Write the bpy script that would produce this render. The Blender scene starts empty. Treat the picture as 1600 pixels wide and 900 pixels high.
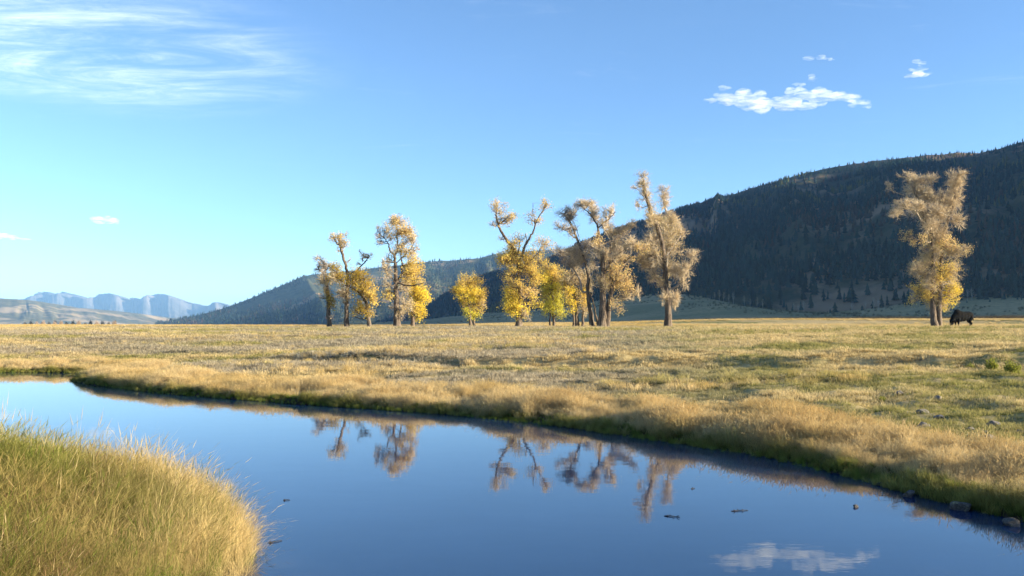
import bpy, math, random
import numpy as np
from mathutils import Vector, Quaternion

R = math.radians
rng = np.random.default_rng(7)
random.seed(7)
scene = bpy.context.scene
COL = scene.collection

# ------------------------------------------------------------------ camera
F_PX, PITCH, CAM_Z = 1300.0, R(2.6), 2.2          # focal length in pixels of a 1600 px wide frame
cam_data = bpy.data.cameras.new('camera')
cam_data.sensor_width = 36.0
cam_data.lens = F_PX / 1600.0 * 36.0
cam_data.clip_start, cam_data.clip_end = 0.1, 120000.0
cam = bpy.data.objects.new('camera', cam_data)
COL.objects.link(cam)
cam.location = (0, 0, CAM_Z)
cam.rotation_euler = (math.pi / 2 + PITCH, 0, 0)
scene.camera = cam

# ------------------------------------------------------------------ sky, sun, exposure
SUN_AZ, SUN_EL = R(105), R(12.5)                       # azimuth clockwise from the view direction (+Y)
SKY_TINT = (0.83, 0.975, 1.11, 1)                      # white balance of the sky
world = bpy.data.worlds.new('World')
scene.world = world
world.use_nodes = True
wt = world.node_tree
wt.nodes.clear()
w_out = wt.nodes.new('ShaderNodeOutputWorld')
w_bg = wt.nodes.new('ShaderNodeBackground')
w_bg.inputs['Strength'].default_value = 0.070
w_sky = wt.nodes.new('ShaderNodeTexSky')
w_sky.sky_type = 'NISHITA'
w_sky.sun_disc = False
w_sky.sun_elevation = SUN_EL
w_sky.sun_rotation = SUN_AZ
w_sky.altitude = 2000
w_sky.air_density = 1.0
w_sky.dust_density = 0.35
w_sky.ozone_density = 2.2
# thin cirrus: streaks of ice cloud mixed over the sky, laid out on a flat layer high above the valley
def wn(kind, **kw):
    n = wt.nodes.new(kind)
    for k, v in kw.items():
        setattr(n, k, v)
    return n
def wmath(op, a, b=None, c=None):
    n = wn('ShaderNodeMath', operation=op)
    for i, v in enumerate((a, b, c)):
        if v is None:
            continue
        if isinstance(v, (int, float)):
            n.inputs[i].default_value = v
        else:
            wt.links.new(v, n.inputs[i])
    return n.outputs[0]
tc = wn('ShaderNodeTexCoord')
sep = wn('ShaderNodeSeparateXYZ')
wt.links.new(tc.outputs['Generated'], sep.inputs[0])
zc = wmath('MAXIMUM', sep.outputs[2], 0.03)
lx = wmath('DIVIDE', sep.outputs[0], zc)            # position on a layer one unit up
ly = wmath('DIVIDE', sep.outputs[1], zc)
comb = wn('ShaderNodeCombineXYZ')
wt.links.new(lx, comb.inputs[0]); wt.links.new(ly, comb.inputs[1])
def wnoise(vec_scale, rot, scale, detail, rough, dist):
    mp = wn('ShaderNodeMapping')
    mp.inputs['Scale'].default_value = vec_scale
    mp.inputs['Rotation'].default_value = (0, 0, rot)
    wt.links.new(comb.outputs[0], mp.inputs[0])
    nz = wn('ShaderNodeTexNoise')
    nz.inputs['Scale'].default_value = scale
    nz.inputs['Detail'].default_value = detail
    nz.inputs['Roughness'].default_value = rough
    nz.inputs['Distortion'].default_value = dist
    wt.links.new(mp.outputs[0], nz.inputs['Vector'])
    return nz.outputs['Fac']
def wramp(v, a, b):
    n = wn('ShaderNodeMapRange', interpolation_type='SMOOTHSTEP')
    n.inputs['From Min'].default_value = a
    n.inputs['From Max'].default_value = b
    wt.links.new(v, n.inputs['Value'])
    return n.outputs[0]
streak = wnoise((0.8, 1.7, 1), R(-24), 1.5, 8, 0.66, 1.4)
fine = wnoise((0.9, 2.8, 1), R(-18), 2.8, 8, 0.74, 1.3)
# one bank of cirrus over the left of the valley, a fainter scatter of wisps everywhere else
dx = wmath('DIVIDE', wmath('ADD', lx, 1.58), 0.92)
dy = wmath('DIVIDE', wmath('ADD', ly, -3.0), 0.95)
bank = wmath('SUBTRACT', 1.0, wmath('SQRT', wmath('ADD', wmath('MULTIPLY', dx, dx), wmath('MULTIPLY', dy, dy))))
bank = wramp(bank, -0.15, 0.75)
mask = wmath('MULTIPLY', wramp(streak, 0.30, 0.78), bank)
wisps = wmath('MULTIPLY', wramp(streak, 0.58, 0.82), 0.20)
cir = wmath('MULTIPLY', wmath('MAXIMUM', mask, wisps), wramp(fine, 0.15, 0.80))
cir = wmath('MULTIPLY', cir, wramp(sep.outputs[2], 0.12, 0.24))
cir = wmath('MULTIPLY', cir, 0.62)
w_mix = wn('ShaderNodeMix', data_type='RGBA')
wt.links.new(cir, w_mix.inputs[0])
w_tint = wn('ShaderNodeMix', data_type='RGBA', blend_type='MULTIPLY')
w_tint.inputs[0].default_value = 1.0
w_tint.inputs[7].default_value = SKY_TINT
wt.links.new(w_sky.outputs[0], w_tint.inputs[6])
wt.links.new(w_tint.outputs[2], w_mix.inputs[6])
w_mix.inputs[7].default_value = (8.6, 8.9, 9.4, 1)
wt.links.new(w_mix.outputs[2], w_bg.inputs['Color'])
wt.links.new(w_bg.outputs[0], w_out.inputs['Surface'])

sun_data = bpy.data.lights.new('sun', 'SUN')
sun_data.energy = 5.0
sun_data.angle = R(0.53)
sun_data.color = (1.0, 0.88, 0.66)
sun = bpy.data.objects.new('sun', sun_data)
COL.objects.link(sun)
S_DIR = Vector((math.sin(SUN_AZ) * math.cos(SUN_EL), math.cos(SUN_AZ) * math.cos(SUN_EL), math.sin(SUN_EL)))
sun.rotation_euler = S_DIR.to_track_quat('Z', 'Y').to_euler()
sun.location = S_DIR * 300

vs = scene.view_settings
vs.view_transform, vs.look, vs.gamma, vs.exposure = 'Standard', 'None', 1.0, 1.95
vs.use_curve_mapping = False
cy = scene.cycles
cy.max_bounces, cy.diffuse_bounces, cy.glossy_bounces = 8, 3, 3
cy.transmission_bounces, cy.transparent_max_bounces, cy.volume_bounces = 4, 8, 3
cy.sample_clamp_indirect = 6.0
cy.use_denoising = True
cy.denoiser = 'OPENIMAGEDENOISE'
cy.denoising_input_passes = 'RGB_ALBEDO_NORMAL'

# ------------------------------------------------------------------ helpers
def at(px, py, Y):
    """World point at depth Y seen at pixel (px, py) of the 1600 x 900 photograph."""
    a, b = (px - 800.0) / F_PX, (450.0 - py) / F_PX
    d = (a, math.cos(PITCH) - b * math.sin(PITCH), math.sin(PITCH) + b * math.cos(PITCH))
    t = Y / d[1]
    return np.array([d[0] * t, Y, CAM_Z + d[2] * t])

def hash2(ix, iy, seed):
    h = (ix.astype(np.int64) * 374761393 + iy.astype(np.int64) * 668265263 + seed * 1442695041) & 0xFFFFFFFF
    h = ((h ^ (h >> 13)) * 1274126177) & 0xFFFFFFFF
    return ((h ^ (h >> 16)) & 0xFFFF) / 65535.0

def vnoise(x, y, seed=0):
    x = np.asarray(x, float); y = np.asarray(y, float)
    ix, iy = np.floor(x), np.floor(y)
    fx, fy = x - ix, y - iy
    fx = fx * fx * (3 - 2 * fx); fy = fy * fy * (3 - 2 * fy)
    a, b = hash2(ix, iy, seed), hash2(ix + 1, iy, seed)
    c, d = hash2(ix, iy + 1, seed), hash2(ix + 1, iy + 1, seed)
    return (a + (b - a) * fx) * (1 - fy) + (c + (d - c) * fx) * fy

def fbm(x, y, seed=0, octaves=4, gain=0.5):
    s, amp, tot = 0.0, 1.0, 0.0
    for o in range(octaves):
        s = s + amp * vnoise(x * 2 ** o + 17.3 * o, y * 2 ** o - 9.1 * o, seed + o)
        tot += amp
        amp *= gain
    return s / tot                                   # 0..1

def sstep(x, a, b):
    t = np.clip((np.asarray(x, float) - a) / (b - a), 0, 1)
    return t * t * (3 - 2 * t)

def mesh_np(name, verts, tris=None, quads=None, mat=None, attrs=None, smooth=False, mat_index=None):
    me = bpy.data.meshes.new(name)
    verts = np.asarray(verts, np.float32)
    loops, starts, n = [], [], 0
    if quads is not None and len(quads):
        q = np.asarray(quads, np.int32)
        loops.append(q.ravel()); starts.append(n + np.arange(len(q)) * 4); n += q.size
    if tris is not None and len(tris):
        t = np.asarray(tris, np.int32)
        loops.append(t.ravel()); starts.append(n + np.arange(len(t)) * 3); n += t.size
    loops = np.concatenate(loops); starts = np.concatenate(starts).astype(np.int32)
    me.vertices.add(len(verts)); me.vertices.foreach_set('co', verts.ravel())
    me.loops.add(len(loops)); me.loops.foreach_set('vertex_index', loops)
    me.polygons.add(len(starts)); me.polygons.foreach_set('loop_start', starts)
    if smooth:
        me.polygons.foreach_set('use_smooth', np.ones(len(starts), bool))
    if mat_index is not None:
        me.polygons.foreach_set('material_index', np.asarray(mat_index, np.int32))
    for k, v in (attrs or {}).items():
        v = np.asarray(v, np.float32)
        if v.ndim == 1:
            me.attributes.new(k, 'FLOAT', 'POINT').data.foreach_set('value', v)
        else:
            if v.shape[1] == 3:
                v = np.concatenate([v, np.ones((len(v), 1), np.float32)], 1)
            me.attributes.new(k, 'FLOAT_COLOR', 'POINT').data.foreach_set('color', v.ravel())
    for m in (mat if isinstance(mat, (list, tuple)) else [mat]):
        if m is not None:
            me.materials.append(m)
    me.update(calc_edges=True)
    me.validate()
    return me

def obj(name, me, parent=None, loc=(0, 0, 0)):
    o = bpy.data.objects.new(name, me)
    COL.objects.link(o)
    o.location = loc
    if parent is not None:
        o.parent = parent
    return o

def tag(o, label=None, cat=None, group=None, kind=None):
    for k, v in (('label', label), ('category', cat), ('group', group), ('kind', kind)):
        if v:
            o[k] = v
    return o

def empty(name, loc, rz=0.0):
    e = bpy.data.objects.new(name, None)
    e.empty_display_size = 0.3
    COL.objects.link(e)
    e.location = loc
    e.rotation_euler = (0, 0, rz)
    return e

class Mat:
    """Small wrapper that builds a node material."""
    def __init__(self, name):
        self.m = bpy.data.materials.new(name)
        self.m.use_nodes = True
        self.t = self.m.node_tree
        self.t.nodes.clear()
        self.out = self.t.nodes.new('ShaderNodeOutputMaterial')
    def n(self, kind, **kw):
        x = self.t.nodes.new(kind)
        for k, v in kw.items():
            setattr(x, k, v)
        return x
    def link(self, a, b):
        self.t.links.new(a, b)
    def put(self, sock, v):
        if hasattr(v, 'is_linked') or hasattr(v, 'links'):
            self.link(v, sock)
        else:
            sock.default_value = v
    def math(self, op, a, b=0.0):
        x = self.n('ShaderNodeMath', operation=op)
        self.put(x.inputs[0], a); self.put(x.inputs[1], b)
        return x.outputs[0]
    def ramp(self, v, a, b):
        x = self.n('ShaderNodeMapRange', interpolation_type='SMOOTHSTEP')
        self.put(x.inputs['Value'], v)
        x.inputs['From Min'].default_value = a
        x.inputs['From Max'].default_value = b
        return x.outputs[0]
    def noise(self, vec, scale, detail=5, rough=0.6, dist=0.0, color=False):
        x = self.n('ShaderNodeTexNoise')
        if vec is not None:
            self.link(vec, x.inputs['Vector'])
        x.inputs['Scale'].default_value = scale
        x.inputs['Detail'].default_value = detail
        x.inputs['Roughness'].default_value = rough
        x.inputs['Distortion'].default_value = dist
        return x.outputs['Color' if color else 'Fac']
    def mix(self, fac, a, b, blend='MIX'):
        x = self.n('ShaderNodeMix', data_type='RGBA', blend_type=blend)
        self.put(x.inputs[0], fac)
        self.put(x.inputs[6], a if not isinstance(a, tuple) else (*a[:3], 1))
        self.put(x.inputs[7], b if not isinstance(b, tuple) else (*b[:3], 1))
        return x.outputs[2]
    def attr(self, name, kind='GEOMETRY'):
        x = self.n('ShaderNodeAttribute', attribute_name=name, attribute_type=kind)
        return x
    def pos(self):
        return self.n('ShaderNodeNewGeometry').outputs['Position']
    def obco(self):
        return self.n('ShaderNodeTexCoord').outputs['Object']
    def mapped(self, vec, scale):
        x = self.n('ShaderNodeMapping')
        self.link(vec, x.inputs[0])
        x.inputs['Scale'].default_value = scale
        return x.outputs[0]
    def bump(self, h, strength=0.5, dist=0.05):
        x = self.n('ShaderNodeBump')
        x.inputs['Strength'].default_value = strength
        x.inputs['Distance'].default_value = dist
        self.link(h, x.inputs['Height'])
        return x.outputs[0]
    def principled(self, color, rough=0.8, normal=None, spec=0.3, ior=1.45):
        x = self.n('ShaderNodeBsdfPrincipled')
        self.put(x.inputs['Base Color'], color if not isinstance(color, tuple) else (*color[:3], 1))
        self.put(x.inputs['Roughness'], rough)
        x.inputs['Specular IOR Level'].default_value = spec
        x.inputs['IOR'].default_value = ior
        if normal is not None:
            self.link(normal, x.inputs['Normal'])
        return x.outputs[0]
    def leafy(self, color, translucent=0.45, normal=None):
        d = self.n('ShaderNodeBsdfDiffuse'); t = self.n('ShaderNodeBsdfTranslucent')
        for s in (d, t):
            self.put(s.inputs['Color'], color if not isinstance(color, tuple) else (*color[:3], 1))
        mx = self.n('ShaderNodeMixShader')
        mx.inputs[0].default_value = translucent
        self.link(d.outputs[0], mx.inputs[1]); self.link(t.outputs[0], mx.inputs[2])
        return mx.outputs[0]
    def done(self, surf=None, vol=None):
        if surf is not None:
            self.link(surf, self.out.inputs['Surface'])
        if vol is not None:
            self.link(vol, self.out.inputs['Volume'])
        return self.m

# ------------------------------------------------------------------ the river's outline and the lie of the land
far_bank = [(60, -60), (34, -30), (20, -12), (12, -1.5), (8.2, 4.2), (6.6, 7.6), (5.85, 9.4), (5.5, 10.3), (5.25, 11.2), (4.85, 12.5), (4.3, 13.9),
            (3.5, 15.1), (2.5, 16.4), (1.1, 18.3), (-0.5, 19.8), (-2.6, 21.4), (-6.6, 23.9), (-11.8, 27.6), (-15.6, 31.2),
            (-17.6, 33.5), (-17.9, 35.0), (-18.8, 37.6), (-21.5, 39.2), (-26, 39.3), (-36, 40.5), (-52, 44), (-80, 56)]
near_bank = [(-84, 40), (-58, 31), (-38, 25), (-24, 18.5), (-15, 14.2), (-10, 12.2), (-7.2, 11.0), (-5.0, 10.4), (-3.4, 9.6), (-2.6, 8.6),
             (-2.35, 7.5), (-2.5, 6.2), (-2.2, 4.6), (-1.0, 3.0), (1.0, 2.3), (3.6, 0.6), (6, -5), (12, -16), (26, -36), (48, -66)]

def catmull(pts, k=6):
    p = np.array(pts, float)
    p = np.vstack([2 * p[0] - p[1], p, 2 * p[-1] - p[-2]])
    out = []
    for i in range(1, len(p) - 2):
        for t in np.linspace(0, 1, k, endpoint=False):
            a, b, c, d = p[i - 1], p[i], p[i + 1], p[i + 2]
            out.append(0.5 * (2 * b + (c - a) * t + (2 * a - 5 * b + 4 * c - d) * t * t + (3 * b - a - 3 * c + d) * t ** 3))
    out.append(p[-2])
    return np.array(out)

RIVER = np.vstack([catmull(far_bank, 5), catmull(near_bank, 5)])

def river_sd(x, y):
    """Signed distance to the water's edge, positive on land."""
    x = np.asarray(x, float).ravel(); y = np.asarray(y, float).ravel()
    best = np.full(x.shape, 1e9); inside = np.zeros(x.shape, bool)
    for i in range(len(RIVER)):
        ax, ay = RIVER[i]; bx, by = RIVER[(i + 1) % len(RIVER)]
        ex, ey = bx - ax, by - ay
        t = np.clip(((x - ax) * ex + (y - ay) * ey) / (ex * ex + ey * ey + 1e-12), 0, 1)
        best = np.minimum(best, (x - ax - t * ex) ** 2 + (y - ay - t * ey) ** 2)
        cond = ((ay > y) != (by > y))
        xi = ax + (y - ay) * ex / (ey if abs(ey) > 1e-12 else 1e-12)
        inside ^= cond & (x < xi)
    return np.where(inside, -1, 1) * np.sqrt(best)

def scarp_y(x):
    """Where an old river cut crosses the meadow (a small step in the ground)."""
    return 33.0 - 0.42 * x + 3.0 * (vnoise(x * 0.13, x * 0 + 3.1, 21) - 0.5) * 2

def near_side(x, y):
    """True on the photographer's side of the river."""
    return (y < 0.0 - 0.1 * x) | ((x < 3.0) & (y < 12.5 - 0.42 * np.minimum(x + 6, 0) * 1.5) & (x * 0 + y < 26 - x * 0) & (y < 10.8 - 0.45 * (x + 5)))

def ground_z(x, y, detail=True):
    x = np.asarray(x, float); y = np.asarray(y, float)
    shp = x.shape
    x = x.ravel(); y = y.ravel()
    r = np.hypot(x, y)
    sd = np.where(r < 140, 0, 100.0)
    m = r < 140
    if m.any():
        sd[m] = river_sd(x[m], y[m])
    sd = sd + np.where(m, 1.0 * (fbm(x * 0.8, y * 0.8, 5, 4, 0.6) - 0.5) * np.clip(1.3 - np.abs(sd) / 3, 0, 1), 0)
    ns = near_side(x, y)
    # far side of the river
    zf = np.interp(sd, [-6, -1.2, -0.25, 0.0, 0.3, 0.8, 3.0, 9, 20, 40, 80], [-1.1, -0.8, -0.4, -0.05, 0.10, 0.15, 0.27, 0.62, 1.06, 1.5, 1.8])
    step = sstep(y - scarp_y(x), -0.35, 0.45)
    zf = zf + np.where(sd > 4, 0.32 * step * sstep(sd, 5, 9) * (0.35 + 0.65 * sstep(x, -22, 6)), 0)
    step2 = sstep(y - (62 + 0.25 * x), -0.6, 0.8) * sstep(-x, 0, 14)
    zf = zf + 0.12 * step2
    zf = np.where(y > 60, np.minimum(zf, 1.72 + 0.004 * (y - 60)) , zf)
    zf = zf + 0.0042 * np.clip(y - 85, 0, 900) * sstep(x + 0.10 * y, -20, 60)
    # step up to a further terrace on the right
    zf = zf + 0.9 * sstep(y - (165 - 0.25 * x), -1.5, 3.0) * sstep(x / np.maximum(y, 1), 0.02, 0.30)
    # photographer's side: low bank rising to an unseen embankment added behind to cast shade
    zn = np.interp(sd, [-6, -1.2, -0.3, 0.0, 0.3, 1.0, 2.2, 4, 8, 20], [-1.1, -0.8, -0.4, -0.05, 0.16, 0.42, 0.70, 0.80, 0.95, 1.4])
    zn = zn + 1.3 * sstep(-y - 0.15 * x, 2.0, 9.0)
    z = np.where(ns, zn, zf)
    if detail:
        land = sstep(sd, 0.1, 2.0)
        a = np.where(r < 140, 1.0, np.clip(1 + (r - 140) / 500, 1, 6))
        z = z + land * (0.16 * (fbm(x * 0.45, y * 0.45, 11, 4) - 0.5) + 0.05 * (fbm(x * 2.1, y * 2.1, 12, 3) - 0.5))
        hum = fbm(x * 1.25, y * 1.25, 14, 3)
        z = z + sstep(sd, 2.5, 6) * 0.11 * sstep(hum, 0.50, 0.72) * np.where(ns, 0, 1) * (r < 80)
        z = z + 0.5 * a * (fbm(x * 0.012, y * 0.012, 13, 3) - 0.5) * sstep(r, 60, 260)
    return z.reshape(shp)

def gz(x, y):
    return float(ground_z(np.array([x]), np.array([y]))[0])

# ------------------------------------------------------------------ materials of the setting
def mat_ground():
    m = Mat('meadow_soil')
    p = m.pos()
    big = m.noise(p, 0.05, 5, 0.6)
    mid = m.noise(m.mapped(p, (0.35, 0.8, 1)), 0.9, 6, 0.65)
    fine = m.noise(p, 9.0, 5, 0.7)
    dry = m.mix(m.ramp(fine, 0.3, 0.7), (0.34, 0.25, 0.11), (0.47, 0.36, 0.18))
    green = m.mix(m.ramp(fine, 0.3, 0.7), (0.085, 0.10, 0.028), (0.17, 0.18, 0.05))
    soil = m.mix(m.ramp(fine, 0.35, 0.7), (0.09, 0.065, 0.042), (0.19, 0.145, 0.10))
    c = m.mix(m.ramp(mid, 0.42, 0.62), green, dry)
    c = m.mix(m.ramp(big, 0.40, 0.62), c, dry)
    c = m.mix(m.ramp(m.noise(p, 2.3, 5, 0.7), 0.58, 0.72), c, soil)
    # wet mud near and under the water
    sepz = m.n('ShaderNodeSeparateXYZ'); m.link(p, sepz.inputs[0])
    c = m.mix(m.ramp(sepz.outputs[2], 0.30, 0.06), c, (0.035, 0.027, 0.018))
    nrm = m.bump(fine, 0.6, 0.03)
    return m.done(m.principled(c, 0.95, nrm, 0.1))

def mat_slope():
    m = Mat('pale_slope_grass')
    p = m.pos()
    a = m.noise(m.mapped(p, (0.6, 1, 1)), 0.012, 6, 0.6)
    b = m.noise(p, 0.25, 6, 0.7)
    c = m.mix(m.ramp(a, 0.38, 0.62), (0.22, 0.18, 0.085), (0.36, 0.26, 0.13))
    c = m.mix(m.ramp(b, 0.45, 0.7), c, (0.16, 0.135, 0.065))
    return m.done(m.principled(c, 0.95, None, 0.05))

def mat_hill(name, dark, mid, tan, tan_lo, tan_hi, scale):
    m = Mat(name)
    p = m.pos()
    a = m.noise(p, scale, 7, 0.62, 0.4)
    b = m.noise(p, scale * 7, 5, 0.65)
    c = m.mix(m.ramp(b, 0.35, 0.65), dark, mid)
    c = m.mix(m.ramp(a, tan_lo, tan_hi), c, tan)
    nrm = m.bump(b, 0.7, 6.0)
    return m.done(m.principled(c, 0.95, nrm, 0.05))

def mat_water():
    m = Mat('river_water')
    p = m.pos()
    n1 = m.noise(m.mapped(p, (0.7, 1.6, 1)), 1.6, 4, 0.5, 0.3)
    n2 = m.noise(m.mapped(p, (1.0, 1.5, 1)), 9.0, 3, 0.5, 0.2)
    h = m.math('ADD', m.math('MULTIPLY', n1, 0.8), m.math('MULTIPLY', n2, 0.12))
    nrm = m.bump(h, 0.035, 0.03)
    bed = m.noise(p, 0.8, 4, 0.6)
    c = m.mix(m.ramp(bed, 0.3, 0.7), (0.004, 0.021, 0.066), (0.006, 0.027, 0.080))
    return m.done(m.principled(c, 0.015, nrm, 0.5, 1.58))

def mat_rock(name, a, b):
    m = Mat(name)
    p = m.obco()
    n = m.noise(p, 7.0, 6, 0.7)
    c = m.mix(m.ramp(n, 0.35, 0.65), a, b)
    c = m.mix(m.ramp(m.noise(p, 2.2, 4, 0.6), 0.60, 0.70), c, (0.22, 0.19, 0.10))
    return m.done(m.principled(c, 0.85, m.bump(n, 0.5, 0.03), 0.2))

M_GROUND, M_SLOPE, M_WATER = mat_ground(), mat_slope(), mat_water()
M_HILL = mat_hill('forest_floor', (0.030, 0.036, 0.020), (0.065, 0.060, 0.032), (0.23, 0.145, 0.085), 0.50, 0.63, 0.0042)
M_FARHILL = mat_hill('far_hill_scrub', (0.045, 0.055, 0.028), (0.09, 0.09, 0.042), (0.33, 0.22, 0.11), 0.57, 0.66, 0.0032)
M_BROWNHILL = mat_hill('brown_hill_scrub', (0.07, 0.075, 0.040), (0.15, 0.125, 0.06), (0.34, 0.25, 0.14), 0.48, 0.60, 0.0024)
M_MOUNTAIN = mat_hill('bare_mountain', (0.06, 0.06, 0.055), (0.11, 0.10, 0.09), (0.155, 0.135, 0.115), 0.45, 0.62, 0.0009)
M_ROCK = mat_rock('grey_stone', (0.09, 0.08, 0.072), (0.22, 0.20, 0.175))
M_WETROCK = mat_rock('wet_stone', (0.045, 0.040, 0.038), (0.13, 0.115, 0.10))

# ------------------------------------------------------------------ ground sheet
ang = np.concatenate([np.radians(np.arange(-180, -42, 3.0)), np.radians(np.arange(-42, 42.01, 0.16)), np.radians(np.arange(45, 180, 3.0))])
rad = np.concatenate([np.linspace(0.4, 8, 60), 8 * (150 / 8) ** (np.arange(1, 231) / 230), 150 * (26000 / 150) ** (np.arange(1, 61) / 60)])
A, RR = np.meshgrid(ang, rad)
gx, gy = (RR * np.sin(A)), (RR * np.cos(A))
gzv = ground_z(gx, gy)
nr, na = gx.shape
V = np.stack([gx.ravel(), gy.ravel(), gzv.ravel()], 1)
V = np.vstack([V, [[0, 0, gz(0, 0)]]])
idx = np.arange(nr * na).reshape(nr, na)
nxt = np.roll(idx, -1, axis=1)
Q = np.stack([idx[:-1].ravel(), idx[1:].ravel(), nxt[1:].ravel(), nxt[:-1].ravel()], 1)
T = np.stack([np.full(na, nr * na), idx[0], nxt[0]], 1)
tag(obj('ground', mesh_np('ground', V, T, Q, M_GROUND, smooth=True)), 'grassy valley floor of dry gold and green meadow', kind='structure')

wp = np.array([(-95, -75), (75, -75), (75, 62), (-95, 62)], float)
tag(obj('river', mesh_np('river', [(x, y, 0.0) for x, y in wp], None, [(0, 1, 2, 3)], M_WATER)), 'calm blue river mirroring sky and trees', kind='structure')

# ------------------------------------------------------------------ hills
def resample(pts, n):
    p = np.array(pts, float)
    s = np.arange(len(p))
    t = np.linspace(0, len(p) - 1, n)
    # smooth interpolation through the control points
    out = np.empty((n, p.shape[1]))
    for k in range(p.shape[1]):
        i = np.clip(t.astype(int), 0, len(p) - 2); f = t - i
        p0 = p[np.clip(i - 1, 0, len(p) - 1), k]; p1 = p[i, k]; p2 = p[i + 1, k]; p3 = p[np.clip(i + 2, 0, len(p) - 1), k]
        m1, m2 = (p2 - p0) / 2, (p3 - p1) / 2
        # limit the tangents so the curve does not overshoot
        out[:, k] = (2 * f ** 3 - 3 * f ** 2 + 1) * p1 + (f ** 3 - 2 * f ** 2 + f) * m1 + (-2 * f ** 3 + 3 * f ** 2) * p2 + (f ** 3 - f ** 2) * m2
    return out

def build_hill(name, foot, ridge, back, nu, nv, mat, rough, gully, seed, label, power=0.9, ridge_noise=0.02, ufreq=0.11):
    Fp, Rp = resample(foot, nu), resample(ridge, nu)
    v = np.concatenate([np.linspace(-0.06, 1, nv), 1 + np.linspace(0, 1, nv // 3)[1:]])
    Vv, Uu = np.meshgrid(v, np.arange(nu), indexing='ij')
    vf = np.clip(Vv, -0.06, 1)
    P = Fp[None] * (1 - vf[..., None]) + Rp[None] * vf[..., None]
    H = (Rp[:, 2] - Fp[:, 2])[None]
    z = Fp[None, :, 2] + H * np.where(vf > 0, np.clip(vf, 0, 1) ** power, vf * 2.0)
    bk = np.clip(Vv - 1, 0, 1)
    P[..., 0] += back[0] * bk; P[..., 1] += back[1] * bk
    z = z - (H * 1.1) * bk ** 1.3
    env = np.clip(vf, 0, 1) * (1 - np.clip(vf, 0, 1)) * 4
    n1 = fbm(P[..., 0] / gully, P[..., 1] / gully, seed, 5, 0.5) - 0.5
    n2 = fbm(Uu * ufreq + 0.6 * n1, Vv * 1.3, seed + 40, 4, 0.5) - 0.5
    z = z + H * (rough * n1 * env + rough * 0.8 * n2 * env) + H * ridge_noise * (fbm(Uu * 0.35, Vv * 0, seed + 9, 4, 0.6) - 0.5) * np.clip(vf, 0, 1)
    P[..., 2] = z
    nvv = len(v)
    ids = np.arange(nvv * nu).reshape(nvv, nu)
    q = np.stack([ids[:-1, :-1].ravel(), ids[:-1, 1:].ravel(), ids[1:, 1:].ravel(), ids[1:, :-1].ravel()], 1)
    o = obj(name, mesh_np(name, P.reshape(-1, 3), None, q, mat, smooth=True))
    tag(o, label, kind='structure')
    return P[:nv], o                                   # front face grid for planting

def P3(px, py, Y):
    return tuple(at(px, py, Y))
def G3(px, Y, z):
    return ((px - 800) / F_PX * Y, Y, z)

near_foot = [G3(585, 2650, 4), G3(640, 2250, 12), G3(740, 1650, 22), G3(850, 1280, 26), G3(960, 1060, 36), G3(1080, 920, 33), G3(1200, 830, 15), G3(1350, 770, 14), G3(1600, 700, 24),
             (760, 560, 26), (1050, 330, 26), (1450, -30, 24), (2000, -330, 20), (2900, -620, 10)]
near_ridge = [P3(592, 506, 2820), P3(673, 474, 2950), P3(741, 433, 2980), P3(845, 410, 2830), P3(932, 371, 2650), P3(1065, 325, 2400), P3(1150, 302, 2250), P3(1300, 261, 2100), P3(1480, 240, 2000),
              P3(1610, 218, 1880), (1520, 1100, 540), (1900, 640, 720), (2450, 150, 780), (3500, -100, 600)]  # last points lie out of view, raised and wrapped round to shade the hill
near_front, _ = build_hill('hill', near_foot, near_ridge, (500, 1200), 420, 120, M_HILL, 0.30, 520.0, 3, 'dark forested hill in shade rising to the right', 0.92)

far_foot = [G3(240, 4300, 2), G3(330, 4000, 2), G3(420, 3800, 2), G3(480, 3700, 2), G3(520, 3600, 2), G3(600, 3600, 2), G3(680, 3600, 4), G3(760, 3700, 4), G3(850, 3800, 6), G3(1000, 4000, 6)]
far_ridge = [P3(248, 505, 4500), P3(335, 486, 4600), P3(402, 462, 4700), P3(450, 442, 4800), P3(484, 430, 4900), P3(567, 421, 5000), P3(658, 410, 5000), P3(741, 404, 5000), P3(800, 394, 5200), P3(950, 386, 5400)]
far_front, _ = build_hill('far_hill', far_foot, far_ridge, (300, 2500), 260, 80, M_FARHILL, 0.22, 600.0, 8, 'blue wooded hill with lit tan clearings behind the tree rows', 0.75)

lf = [G3(-500, 5200, 1), G3(-200, 5200, 1), G3(0, 5300, 1), G3(60, 5400, 1), G3(120, 5600, 1), G3(180, 6000, 1), G3(240, 6500, 1), G3(290, 7000, 1), G3(330, 7500, 1)]
lr = [P3(-500, 440, 6500), P3(-200, 455, 6500), P3(0, 466, 6600), P3(50, 470, 6800), P3(100, 479, 7000), P3(150, 483, 7200), P3(200, 489, 7400), P3(250, 501, 7600), P3(330, 508, 7700)]
left_front, _ = build_hill('brown_hill', lf, lr, (0, 2500), 200, 60, M_BROWNHILL, 0.30, 900.0, 15, 'low brown scrubby hill at the far left', 0.8)

mr_px = [(-300, 470), (-100, 476), (0, 474), (45, 464), (60, 458), (72, 456), (81, 461), (92, 458), (101, 456), (112, 462), (129, 467), (144, 465), (156, 460), (168, 459), (183, 464), (195, 468), (208, 466), (215, 468),
         (228, 462), (240, 460), (251, 460), (264, 464), (282, 470), (300, 474), (321, 478), (336, 472), (348, 474), (360, 482), (420, 496), (520, 502)]
mf = [G3(p, 12000, 1) for p, _ in mr_px]
mr = [P3(p, y, 14500 + 500 * math.sin(i * 1.7)) for i, (p, y) in enumerate(mr_px)]
build_hill('mountain', mf, mr, (0, 4000), 330, 70, M_MOUNTAIN, 0.20, 700.0, 23, 'pale bare mountain range on the far horizon', 1.5, 0.13, 0.28)

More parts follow.
